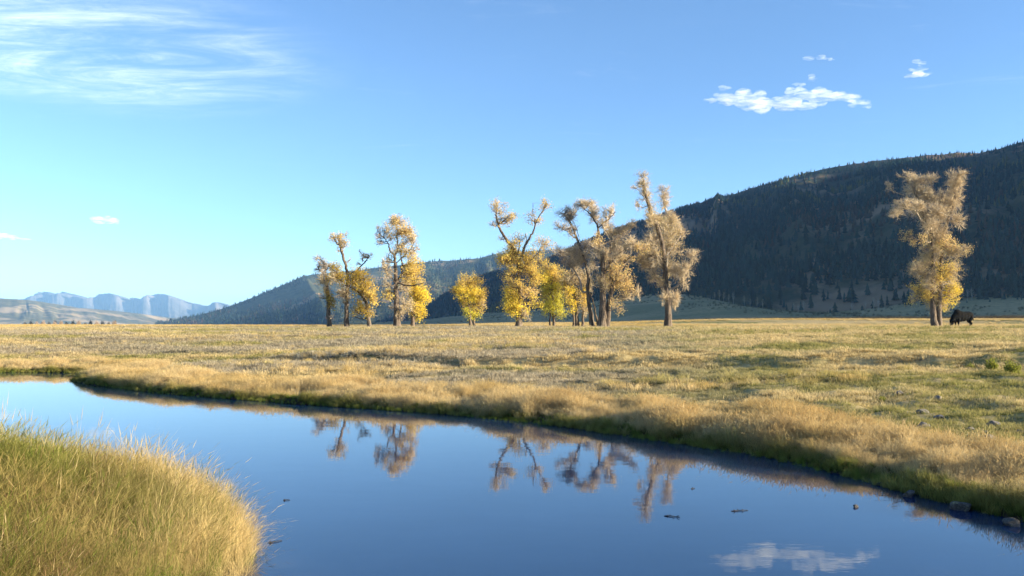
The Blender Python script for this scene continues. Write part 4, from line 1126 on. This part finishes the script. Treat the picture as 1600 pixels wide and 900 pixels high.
scatter('meadow_turf', 'short green and tan turf of the middle meadow', np.stack([x, y, ground_z(x, y)], 1), rots(m, r, 0.15), np.stack([sc * grow, sc * grow, sc * (0.9 + 0.25 * (grow - 1))], 1), tip, bas, TURF, 5, r)
# taller dry grass in drifts over the meadow
x, y = wedge(110000, 13, 135, r, 0.10, 0.75)
sdv = river_sd(x, y)
n1, n2 = fbm(x * .10, y * .30, 92, 4), fbm(x * .5, y * .9, 93, 3)
sc_d = np.abs(y - scarp_y(x))
dens = np.clip(0.85 * sstep(n1 + 0.004 * (y - 45) - 0.10 * sstep(x, 2, 14) * (y < 40), 0.47, 0.62) + sstep(y, 58, 85), 0, 1)
dens *= np.where(sdv < 5, 0.2, 1.0)
k = (~near_side(x, y)) & (sdv > 3) & (r.random(len(x)) < dens)
x, y, n1, n2 = x[k], y[k], n1[k], n2[k]; m = len(x)
tip = blend(np.tile(GOLD_T, (m, 1)), np.tile(STRAW_T, (m, 1)), sstep(n2, 0.35, 0.65))
gm = fbm(x * .14 + 8, y * .35, 94, 4)
tip = blend(tip, np.tile(GREEN_T * 1.2, (m, 1)), sstep(gm, 0.58, 0.70) * 0.6)
bas = blend(np.tile(GOLD_B, (m, 1)), np.tile(GREEN_B * 1.3, (m, 1)), sstep(gm, 0.5, 0.65))
tip = tip * r.uniform(0.8, 1.15, (m, 1))
sc = r.uniform(0.55, 1.05, m) * (0.55 + 0.6 * n2) * np.interp(y, [13, 50, 130], [0.85, 0.66, 0.66]) * np.where((np.abs(x - 0.542 * y) < 3.2) & (y > 60) & (y < 103), 0.38, 1.0)
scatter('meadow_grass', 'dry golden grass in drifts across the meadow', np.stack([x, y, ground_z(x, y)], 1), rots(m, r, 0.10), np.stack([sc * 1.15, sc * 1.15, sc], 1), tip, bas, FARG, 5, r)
# the plain beyond the trees
x, y = wedge(60000, 120, 520, r, 0.06, 0.5)
m = len(x); n2 = fbm(x * .05, y * .10, 95, 4)
tip = blend(np.tile(GOLD_T, (m, 1)), np.tile(STRAW_T, (m, 1)), sstep(n2, 0.35, 0.65)) * r.uniform(0.8, 1.15, (m, 1))
sc = r.uniform(0.6, 1.1, m); g = np.clip(y / 130, 1, 3.2)
scatter('plain_grass', 'dry grass of the plain beyond the trees', np.stack([x, y, ground_z(x, y)], 1), rots(m, r, 0.08), np.stack([sc * g * 1.4, sc * g * 1.4, sc * 0.95], 1), tip, np.tile(GOLD_B, (m, 1)), FARG, 5, r)

# scrub dotted over the pale slope
r = np.random.default_rng(505)
m = 5200
fu, fv = r.random(m) * (nu - 1), (0.12 + 0.95 * r.random(m) ** 0.7) / 1.12 * (nv - 1)
iu, iv = np.minimum(fu.astype(int), nu - 2), np.minimum(fv.astype(int), nv - 2)
a_, b_ = (fu - iu)[:, None], (fv - iv)[:, None]
pp = (AP[iv, iu] * (1 - a_) + AP[iv, iu + 1] * a_) * (1 - b_) + (AP[iv + 1, iu] * (1 - a_) + AP[iv + 1, iu + 1] * a_) * b_
kk = (fbm(pp[:, 0] / 55, pp[:, 1] / 55, 98, 4) > 0.46) & (np.abs(pp[:, 0]) < 0.68 * pp[:, 1])
pp = pp[kk]; m = len(pp)
sc = r.uniform(1.2, 4.2, m)
tip = np.tile(np.array([0.13, 0.115, 0.06]), (m, 1)) * r.uniform(0.5, 1.9, (m, 1))
scatter('slope_scrub', 'scattered low scrub on the pale slope below the forest', pp, rots(m, r, 0.2), np.stack([sc * 2.4, sc * 2.4, sc * 1.3], 1), tip, tip * 0.7, SEDGE, 4, r)

# a low dark line of brush where the next terrace begins
r = np.random.default_rng(504)
m = 5200
px = 930 + 760 * r.random(m) ** 0.8
y = 205 + r.normal(0, 2.2, m) + 6 * (fbm(px * 0.01, px * 0, 96, 3) - 0.5)
x = (px - 800) / F_PX * y
sc = r.uniform(0.5, 1.2, m) * np.interp(px, [930, 1200, 1600], [0.45, 0.8, 1.25])
tip = np.tile(np.array([0.10, 0.085, 0.06]), (m, 1)) * r.uniform(0.6, 1.3, (m, 1))
scatter('low_brush', 'low dark line of brush on the far side of the meadow at right', np.stack([x, y, ground_z(x, y)], 1), rots(m, r, 0.25), np.stack([sc * 4, sc * 4, sc * 2.3], 1), tip, tip * 0.6, SEDGE, 4, r)

# ------------------------------------------------------------------ finding the ground under a pixel
def hit(px, py, zplane=None):
    Y = np.concatenate([np.linspace(5, 40, 1400), np.linspace(40, 170, 1300)])
    p0 = at(px, py, 1.0) - np.array([0, 0, CAM_Z])
    X, Z = p0[0] * Y, CAM_Z + p0[2] * Y
    g = np.full(len(Y), zplane, float) if zplane is not None else np.maximum(ground_z(X, Y), 0.0)
    k = np.argmax(Z <= g)
    return np.array([X[k], Y[k], g[k]])

# ------------------------------------------------------------------ stones
import bmesh
def stone_mesh(seed, mat, flat=0.6):
    bm = bmesh.new()
    bmesh.ops.create_icosphere(bm, subdivisions=3, radius=0.5)
    r = np.random.default_rng(seed)
    dirs = r.normal(0, 1, (11, 3)); dirs /= np.linalg.norm(dirs, axis=1, keepdims=True)
    lim = r.uniform(0.24, 0.44, 11)
    for v in bm.verts:
        c = np.array(v.co)
        for d, l in zip(dirs, lim):                       # chip planes off the ball
            s = c @ d
            if s > l:
                c = c - d * (s - l) * 0.97
        c = c * (1 + 0.05 * (vnoise(np.array([c[0] * 7 + 3]), np.array([c[1] * 7 + c[2] * 5]), seed)[0] - 0.5))
        v.co = (c[0] * 1.15, c[1] * 0.85, c[2] * flat)
    me = bpy.data.meshes.new('stone')
    bm.to_mesh(me); bm.free()
    me.polygons.foreach_set('use_smooth', np.ones(len(me.polygons), bool))
    me.materials.append(mat)
    return me
dry_meshes = [stone_mesh(600 + i, M_ROCK, 0.55 + 0.1 * i) for i in range(4)]
wet_meshes = [stone_mesh(620 + i, M_WETROCK, 0.5 + 0.12 * i) for i in range(3)]
STONES = [  # px, py, width px, label
    (1470, 656, 15, 'flat grey stone in the turf below the upper right hummocks'),
    (1517, 672, 13, 'pale rounded stone, left of the close pair on the right meadow'),
    (1537, 676, 10, 'small pale stone between two larger ones on the right meadow'),
    (1552, 668, 16, 'flat dark stone behind the pale ones on the right meadow'),
    (1545, 688, 18, 'lumpy grey stone nearest the tall grass on the right meadow'),
    (1474, 688, 17, 'brown grey stone left of the lumpy grey one'),
    (1590, 708, 22, 'dark stone at the right edge of the picture above the bank grass'),
    (1294, 661, 18, 'grey stone in dry grass at the left end of the stony turf'),
    (1405, 617, 14, 'small grey stone far back beside green turf'),
    (1465, 624, 14, 'low grey stone far back on the right meadow'),
    (1440, 646, 15, 'weathered stone half sunk in turf in the middle of the right meadow'),
    (1443, 671, 18, 'broad low stone half sunk in turf above the bank grass'),
    (1418, 683, 10, 'little stone at the top edge of the bank grass'),
    (1594, 677, 14, 'pale stone at the right edge of the picture among hummocks'),
]
for i, (px, py, w, lab) in enumerate(STONES):
    p = hit(px, py)
    s = w / F_PX * p[1] * 1.25
    o = obj('stone', dry_meshes[i % 4], None, (p[0], p[1], p[2] + 0.12 * s))
    o.scale = (s, s, s); o.rotation_euler = (0.1 * (i % 3), 0.12 * (i % 2), 0.9 * i)
    tag(o, lab, 'stone', 'stones lying on the right meadow')
WET = [
    (1366, 742, 24, 0, 'rounded brown stone at the water edge under the far bank'),
    (1421, 776, 24, 1, 'dark slanting stone at the water edge left of the largest one'),
    (1501, 797, 28, 2, 'large flat stone at the water edge under the right bank'),
    (1374, 758, 11, 0, 'small black stone in the shallows beside green sedge'),
    (1337, 793, 10, 1, 'small dark stone standing alone in the river'),
    (1580, 822, 22, 2, 'wet stone in the shallows at the right edge of the picture'),
]
for i, (px, py, w, mi, lab) in enumerate(WET):
    p = hit(px, py, 0.0)
    s = w / F_PX * p[1] * 1.15
    o = obj('wet_stone', wet_meshes[mi], None, (p[0], p[1], 0.12 * s))
    o.scale = (s, s * 0.9, s * (1.0 if w > 12 else 1.15)); o.rotation_euler = (0.12 * i, 0.1, 1.1 * i)
    tag(o, lab, 'stone', 'stones along the water')

# ------------------------------------------------------------------ driftwood and water weed
mw = Mat('wet_wood'); M_WOOD = mw.done(mw.principled((0.018, 0.014, 0.011), 0.7, None, 0.3))
def stick(px, py, length, ang, seed, label, forks=3):
    r = np.random.default_rng(seed)
    p = hit(px, py, 0.0)
    L = length / F_PX * p[1]
    d = np.array([math.cos(ang), math.sin(ang) * 2.2, 0]); d /= np.linalg.norm(d)
    pts = [d * L * (t - 0.5) + np.array([0, r.normal(0, 0.03) * L, 0.002 + 0.006 * math.sin(3 * t)]) for t in np.linspace(0, 1, 6)]
    root = empty('driftwood_stick', tuple(p))
    v, q, t = tube(smooth_path(pts, 3), np.linspace(0.007, 0.003, 16), 5)
    obj('stem', mesh_np('stem', v, t, q, M_WOOD, smooth=True), root)
    for k in range(forks):
        a = pts[1 + k]; e = a + np.array([r.uniform(-.15, .25) * L, r.uniform(-.25, .25) * L, 0.002 + 0.012 * r.random()])
        v, q, t = tube([a, (a + e) / 2 + np.array([0, 0, .01]), e], [0.005, 0.004, 0.002], 4)
        obj('fork', mesh_np('fork', v, t, q, M_WOOD), root)
    tag(root, label, 'stick', 'sticks floating on the river')
stick(1156, 799, 28, 0.1, 701, 'dark forked stick floating beside the cloud reflection')
stick(1050, 808, 24, -0.2, 702, 'dark twiggy stick floating below the tallest tree reflection', 4)
stick(1083, 764, 8, 0.3, 703, 'tiny dark stick floating right of the tallest tree reflection', 1)
stick(448, 782, 10, 0.1, 704, 'tiny stick floating off the tip of the near bank', 1)
stick(430, 848, 22, 0.35, 705, 'thin bare stem lying on the water beside the near bank', 1)

# ------------------------------------------------------------------ sagebrush and green shrubs of the meadow
def shrub_meshes(seed, n, leafc, twigc, lsize, ln):
    r = np.random.default_rng(seed)
    d = r.normal(0, 1, (n, 3)); d[:, 2] = np.abs(d[:, 2]) * 0.9 + 0.25; d /= np.linalg.norm(d, axis=1, keepdims=True)
    st = r.normal(0, 0.06, (n, 3)); st[:, 2] = 0
    tp = d * np.array([0.5, 0.5, 0.62]) * r.uniform(0.6, 1.05, (n, 1))
    v, q, t = ribbons(st, (st + tp) / 2 + r.normal(0, .02, (n, 3)), tp, r.uniform(0.012, 0.03, n), r)
    tw = mesh_np('stems', v, t, q, M_TWIG, {'tint': np.repeat(np.array(twigc)[None] * r.uniform(.7, 1.3, (n, 1)), 5, axis=0)})
    k = r.integers(0, n, ln); f = r.uniform(0.45, 1.05, (ln, 1))
    lp = st[k] + (tp[k] - st[k]) * f + r.normal(0, 0.035, (ln, 3)); lp[:, 2] = np.maximum(lp[:, 2], 0.02)
    v, q = leaf_quads(lp, r.uniform(0.6, 1.3, ln) * lsize, r)
    lf = mesh_np('leaves', v, None, q, M_LEAF, {'tint': np.repeat(np.array(leafc)[None] * r.uniform(.65, 1.25, (ln, 1)), 4, axis=0)})
    return tw, lf
sage = [shrub_meshes(720 + i, 130, (0.30, 0.29, 0.23), (0.25, 0.20, 0.15), 0.050, 1500) for i in range(3)]
gren = [shrub_meshes(730 + i, 110, (0.26, 0.27, 0.05), (0.20, 0.15, 0.08), 0.060, 1500) for i in range(2)]
def shrub(name, meshes, px, py, w, h, label, group):
    p = hit(px, py)
    e = empty(name, (p[0], p[1], p[2] - 0.03), px * 0.37)
    e.scale = (w / F_PX * p[1], w / F_PX * p[1], h / F_PX * p[1] * 1.6)
    tag(obj('stems', meshes[0], e), kind='stuff'); tag(obj('leaves', meshes[1], e), kind='stuff')
    tag(e, label, 'shrub', group)
shrub('sagebrush', sage[0], 468, 563, 28, 13, 'grey sagebrush, leftmost of the row left of the pale scrub', 'sagebrush in the meadow')
shrub('sagebrush', sage[1], 495, 564, 26, 11, 'low dark grey sagebrush in the middle of the left row', 'sagebrush in the meadow')
shrub('sagebrush', sage[2], 520, 563, 30, 14, 'rounded silver grey sagebrush at the right end of the left row', 'sagebrush in the meadow')
shrub('sagebrush', sage[0], 546, 558, 34, 12, 'pale spreading sagebrush right of and behind the left row', 'sagebrush in the meadow')
shrub('sagebrush', sage[1], 372, 556, 22, 8, 'small sagebrush in gold grass left of the others', 'sagebrush in the meadow')
shrub('sagebrush', sage[2], 596, 556, 30, 8, 'flat sagebrush furthest right of the pale row', 'sagebrush in the meadow')
shrub('green_shrub', gren[0], 1580, 582, 30, 20, 'yellow green shrub in the old cut, nearest the right edge', 'green shrubs in the old river cut')
shrub('green_shrub', gren[1], 1550, 580, 22, 24, 'upright yellow green shrub in the old cut at right', 'green shrubs in the old river cut')
shrub('green_shrub', gren[0], 1516, 578, 18, 12, 'small low green shrub left of the two in the old cut', 'green shrubs in the old river cut')
shrub('green_shrub', gren[1], 1378, 628, 14, 12, 'dark green tuft of shrub on the stony turf', 'green shrubs in the old river cut')

# ------------------------------------------------------------------ bare aspens at the forest edge, willows on the far plain
def aspen_mesh(seed, col):
    r = np.random.default_rng(seed)
    parts = [tube([(0, 0, -0.03), (r.normal(0, .01), 0, 0.5), (r.normal(0, .02), 0, 0.97)], [0.014, 0.010, 0.003], 5)]
    for k in range(16):
        z0 = r.uniform(0.35, 0.9); a = r.uniform(0, 6.28); L = 0.20 * (1.1 - z0) + 0.05
        e = np.array([L * math.cos(a), L * math.sin(a), z0 + L * 1.3])
        parts.append(tube([(0, 0, z0), tuple(e)], [0.005, 0.002], 3))
    v, q, t = merge(parts)
    n0 = len(v)
    n = 240
    z0 = r.uniform(0.35, 1.0, n); rad = 0.13 * np.sin(np.clip((z0 - 0.3) / 0.75, 0, 1) * 3.14) + 0.02
    a = r.uniform(0, 6.28, n)
    lp = np.stack([rad * np.cos(a) * r.random(n) ** .5, rad * np.sin(a) * r.random(n) ** .5, z0], 1)
    lv, lq = leaf_quads(lp, r.uniform(0.010, 0.03, n), r)
    tint = np.vstack([np.tile((0.34, 0.30, 0.25), (n0, 1)), np.repeat(np.array(col)[None] * r.uniform(.7, 1.3, (n, 1)), 4, axis=0)])
    return mesh_np('aspen', np.vstack([v, lv]), t, np.vstack([q, lq + n0]), M_TWIG, {'tint': tint})
asp = [aspen_mesh(740, (0.30, 0.26, 0.19)), aspen_mesh(741, (0.36, 0.24, 0.10)), aspen_mesh(742, (0.28, 0.25, 0.20))]
AF = np.array(near_foot)
apx = 800 + AF[:, 0] / AF[:, 1] * F_PX
spots = [(1117, 1), (1124, 1), (1131, 1), (1139, 1), (1146, 0), (1163, 1), (1172, 1), (1183, 1), (1192, 1), (1240, 0), (1248, 0), (1256, 2), (1331, 0), (1352, 2), (1365, 0), (1372, 2), (1424, 0), (1428, 2), (1519, 0), (1512, 2), (700, 2), (715, 0)]
apr = AP.reshape(-1, 3)
for i, (px, k) in enumerate(spots):
    Y = float(np.interp(px, apx[:9], AF[:9, 1])) * 0.985
    X = (px - 800) / F_PX * Y
    j = np.argmin((apr[:, 0] - X) ** 2 + (apr[:, 1] - Y) ** 2)
    o = obj('aspen_tree', asp[k], None, (X, Y, apr[j, 2] - 0.6))
    h = 9 + 4.5 * ((i * 37) % 10) / 10
    o.scale = (h * 1.1, h * 1.1, h); o.rotation_euler = (0, 0, i * 1.3)
    tag(o, ('pale bare aspen standing before the dark forest edge', 'thin orange tinged aspen before the dark forest edge', 'grey leafless aspen before the dark forest edge')[k], 'tree', ('bare aspens', 'orange aspens', 'grey aspens')[k] + ' along the forest edge')
wil = [shrub_meshes(750 + i, 90, (0.50, 0.37, 0.26), (0.46, 0.35, 0.27), 0.055, 900) for i in range(2)]
for i in range(24):
    px = 40 + i * 6.2 + 4 * math.sin(i * 2.1)
    Y = 900 + 130 * math.sin(i * 1.3)
    X = (px - 800) / F_PX * Y
    e = empty('willow_shrub', (X, Y, gz(X, Y) - 0.2), i * 0.7)
    e.scale = (5.5, 5.5, 7.5 + 4 * ((i * 7) % 5) / 5)
    tag(obj('stems', wil[i % 2][0], e), kind='stuff'); tag(obj('leaves', wil[i % 2][1], e), kind='stuff')
    tag(e, 'small pinkish bare willow in the row far off at left', 'shrub', 'willows on the far plain')

# ------------------------------------------------------------------ bison
def bison():
    bm = bmesh.new()
    def ball(c, rx, ry, rz, rot=0.0):
        ret = bmesh.ops.create_icosphere(bm, subdivisions=3, radius=1.0)
        for v in ret['verts']:
            x, y, z = v.co.x * rx, v.co.y * ry, v.co.z * rz
            v.co = (c[0] + x * math.cos(rot) + z * math.sin(rot), c[1] + y, c[2] - x * math.sin(rot) + z * math.cos(rot))
    def bone(a, b, ra, rb, ky=1.0):
        a, b = np.array(a), np.array(b)
        for t in np.linspace(0, 1, 7):
            rr = ra + (rb - ra) * t; p = a + (b - a) * t
            ball(p, rr, rr * ky, rr)
    # trunk, head to -X: rump, belly, deep chest, hump
    for x, z, rx, ry, rz in ((1.02, 1.08, .30, .30, .36), (0.78, 1.09, .42, .36, .43), (0.45, 1.06, .45, .40, .44), (0.10, 1.03, .45, .42, .47), (-0.25, 1.05, .46, .42, .53), (-0.58, 1.12, .44, .38, .56), (-0.62, 1.32, .42, .26, .38), (-0.25, 1.30, .40, .24, .26), (0.2, 1.28, .40, .24, .20), (-0.82, 0.98, .36, .34, .46)):
        ball((x, 0, z), rx, ry, rz)
    bone((-0.95, 0, 0.98), (-1.28, 0, 0.60), .34, .25, .85)          # neck, lowered
    bone((-1.26, 0, 0.66), (-1.42, 0, 0.22), .24, .12, .85)          # head down to graze
    bone((-1.20, 0, 0.40), (-1.24, 0, 0.20), .12, .05)               # beard
    for sy in (-1, 1):
        bone((-0.66, .20 * sy, 0.80), (-0.68, .20 * sy, 0.42), .20, .095)    # front legs
        bone((-0.68, .20 * sy, 0.42), (-0.66, .20 * sy, 0.06), .085, .065)
        dx = 0.10 * sy
        bone((0.88 + dx * .3, .19 * sy, 0.92), (0.80 + dx, .20 * sy, 0.58), .25, .13)   # thigh to knee
        bone((0.80 + dx, .20 * sy, 0.58), (1.06 + dx, .20 * sy, 0.40), .12, .08)        # hock points back
        bone((1.06 + dx, .20 * sy, 0.40), (1.00 + dx, .20 * sy, 0.06), .075, .065)
    me = bpy.data.meshes.new('body'); bm.to_mesh(me); bm.free()
    tmp = bpy.data.objects.new('body', me); COL.objects.link(tmp)
    rm = tmp.modifiers.new('remesh', 'REMESH'); rm.mode = 'VOXEL'; rm.voxel_size = 0.045
    sm = tmp.modifiers.new('smooth', 'SMOOTH'); sm.factor = 0.5; sm.iterations = 4
    dg = bpy.context.evaluated_depsgraph_get()
    body = bpy.data.meshes.new_from_object(tmp.evaluated_get(dg))
    bpy.data.objects.remove(tmp)
    m = Mat('bison_hide')
    p = m.obco()
    n = m.noise(m.mapped(p, (6, 6, 2)), 4.0, 5, 0.7)
    M_HIDE = m.done(m.principled(m.mix(n, (0.003, 0.003, 0.003), (0.007, 0.006, 0.005)), 0.9, m.bump(n, 0.8, 0.05), 0.1))
    body.materials.clear(); body.materials.append(M_HIDE)
    body.polygons.foreach_set('use_smooth', np.ones(len(body.polygons), bool))
    bx = at(1504, 511, 98)
    root = empty('bison', (bx[0], bx[1], gz(bx[0], bx[1]) + 0.06), R(15))
    root.scale = (1.16, 1.16, 1.26)
    obj('body', body, root)
    mh = Mat('horn'); M_HORN = mh.done(mh.principled((0.03, 0.027, 0.024), 0.4))
    for sy in (-1, 1):
        v, q, t = tube(smooth_path([(-1.27, .17 * sy, .66), (-1.26, .30 * sy, .68), (-1.27, .34 * sy, .80)], 4), np.linspace(.05, .012, 9), 6)
        obj('horn', mesh_np('horn', v, t, q, M_HORN, smooth=True), root)
        v, q, t = tube([(-1.18, .18 * sy, .64), (-1.14, .28 * sy, .61), (-1.11, .33 * sy, .57)], [.03, .055, .012], 6)
        obj('ear', mesh_np('ear', v, t, q, M_HIDE, smooth=True), root)
    v, q, t = tube(smooth_path([(1.28, 0, 1.26), (1.38, 0.02, 1.10), (1.38, 0.03, 0.85), (1.36, 0.02, 0.66)], 4), np.concatenate([np.linspace(.04, .02, 9), np.linspace(.03, .05, 3), [.01]]), 6)
    obj('tail', mesh_np('tail', v, t, q, M_HIDE, smooth=True), root)
    tag(root, 'black bison grazing in dry grass beside the lone tree', 'bison')
bison()

# ------------------------------------------------------------------ clouds
def mat_cloud():
    m = Mat('cloud_vapour')
    p = m.pos()
    n = m.noise(m.mapped(p, (0.35, 0.7, 1.6)), 0.024, 7, 0.72, 0.9)
    d = m.math('MULTIPLY', m.ramp(n, 0.40, 0.80), 0.026)
    x = m.n('ShaderNodeVolumePrincipled')
    x.inputs['Color'].default_value = (1, 1, 1, 1)
    x.inputs['Anisotropy'].default_value = 0.0
    m.link(d, x.inputs['Density'])
    return m.done(None, x.outputs[0])
M_CLOUD = mat_cloud()
def cloud(label, depth, zoom, blobs, seed):
    ox, oy, sc = zoom
    r = np.random.default_rng(seed)
    mpp = depth / F_PX / sc
    bm = bmesh.new()
    for (zx, zy, rx, ry) in blobs:
        for j in range(9):
            px, py = zx + r.normal(0, .55) * rx, zy + r.normal(0, .36) * ry
            c = at(ox + px / sc, oy + py / sc, depth) + np.array([0, r.uniform(-.5, .5) * rx * mpp, 0])
            f = r.uniform(0.30, 0.85)
            ret = bmesh.ops.create_icosphere(bm, subdivisions=3, radius=1.0)
            for v in ret['verts']:
                v.co = (c[0] + v.co.x * rx * mpp * f, c[1] + v.co.y * (rx + ry) * 0.5 * mpp * f, c[2] + v.co.z * ry * mpp * f)
    me = bpy.data.meshes.new('cloud'); bm.to_mesh(me); bm.free()
    tmp = bpy.data.objects.new('cloud', me); COL.objects.link(tmp)
    rm = tmp.modifiers.new('remesh', 'REMESH'); rm.mode = 'VOXEL'; rm.voxel_size = 3.0 * mpp
    dg = bpy.context.evaluated_depsgraph_get()
    out = bpy.data.meshes.new_from_object(tmp.evaluated_get(dg))
    bpy.data.objects.remove(tmp)
    out.materials.clear(); out.materials.append(M_CLOUD)
    tag(obj('cloud', out), label, 'cloud', 'small white clouds')
ZC, ZL = (1000, 0, 2.667), (0, 0, 2.25)
cloud('long ragged white cloud above the dark hill', 6000, ZC,
      [(300, 420, 25, 9), (340, 410, 40, 22), (390, 420, 50, 27), (450, 415, 50, 32), (500, 430, 50, 34), (500, 458, 16, 18), (560, 425, 50, 28), (620, 435, 50, 22), (680, 442, 40, 14), (722, 425, 28, 25), (640, 385, 28, 22), (680, 390, 40, 25), (720, 395, 40, 22),
       (770, 395, 45, 16), (820, 403, 45, 16), (870, 412, 40, 16), (910, 425, 35, 16), (940, 440, 20, 16), (360, 368, 22, 8), (715, 328, 24, 13), (660, 350, 20, 8)], 801)
cloud('thin white cloud scrap above the long cloud', 6200, ZC, [(705, 245, 25, 8), (752, 237, 25, 8), (790, 244, 18, 7)], 802)
cloud('small torn white cloud high at the right', 6400, ZC, [(1155, 255, 16, 11), (1172, 268, 16, 8), (1165, 290, 22, 8), (1155, 310, 34, 11), (1115, 318, 18, 5)], 803)
cloud('small white cloud alone in the sky at left', 9000, ZL, [(340, 768, 22, 10), (370, 772, 32, 12), (395, 782, 14, 7)], 804)
cloud('flat white cloud cut by the left edge of the picture', 9000, ZL, [(-20, 828, 30, 10), (10, 830, 25, 10), (40, 835, 35, 9), (80, 840, 25, 4)], 805)

# ------------------------------------------------------------------ haze: the valley air
HAZE = 5.0e-5
hx, hb, ht = 24000.0, -3.0, 760.0
hv = [(x, y, z) for z in (hb, ht) for (x, y) in ((-hx, -hx), (hx, -hx), (hx, hx), (-hx, hx))]
mh = Mat('valley_air')
pv = mh.n('ShaderNodeVolumePrincipled')
pv.inputs['Color'].default_value = (0.32, 0.60, 1.0, 1)
pv.inputs['Density'].default_value = HAZE
pv.inputs['Anisotropy'].default_value = 0.0
M_HAZE = mh.done(None, pv.outputs[0])
tag(obj('haze', mesh_np('haze', hv, None, [(3, 2, 1, 0), (4, 5, 6, 7), (0, 1, 5, 4), (1, 2, 6, 5), (2, 3, 7, 6), (3, 0, 4, 7)], M_HAZE)), 'pale blue valley air', kind='stuff')
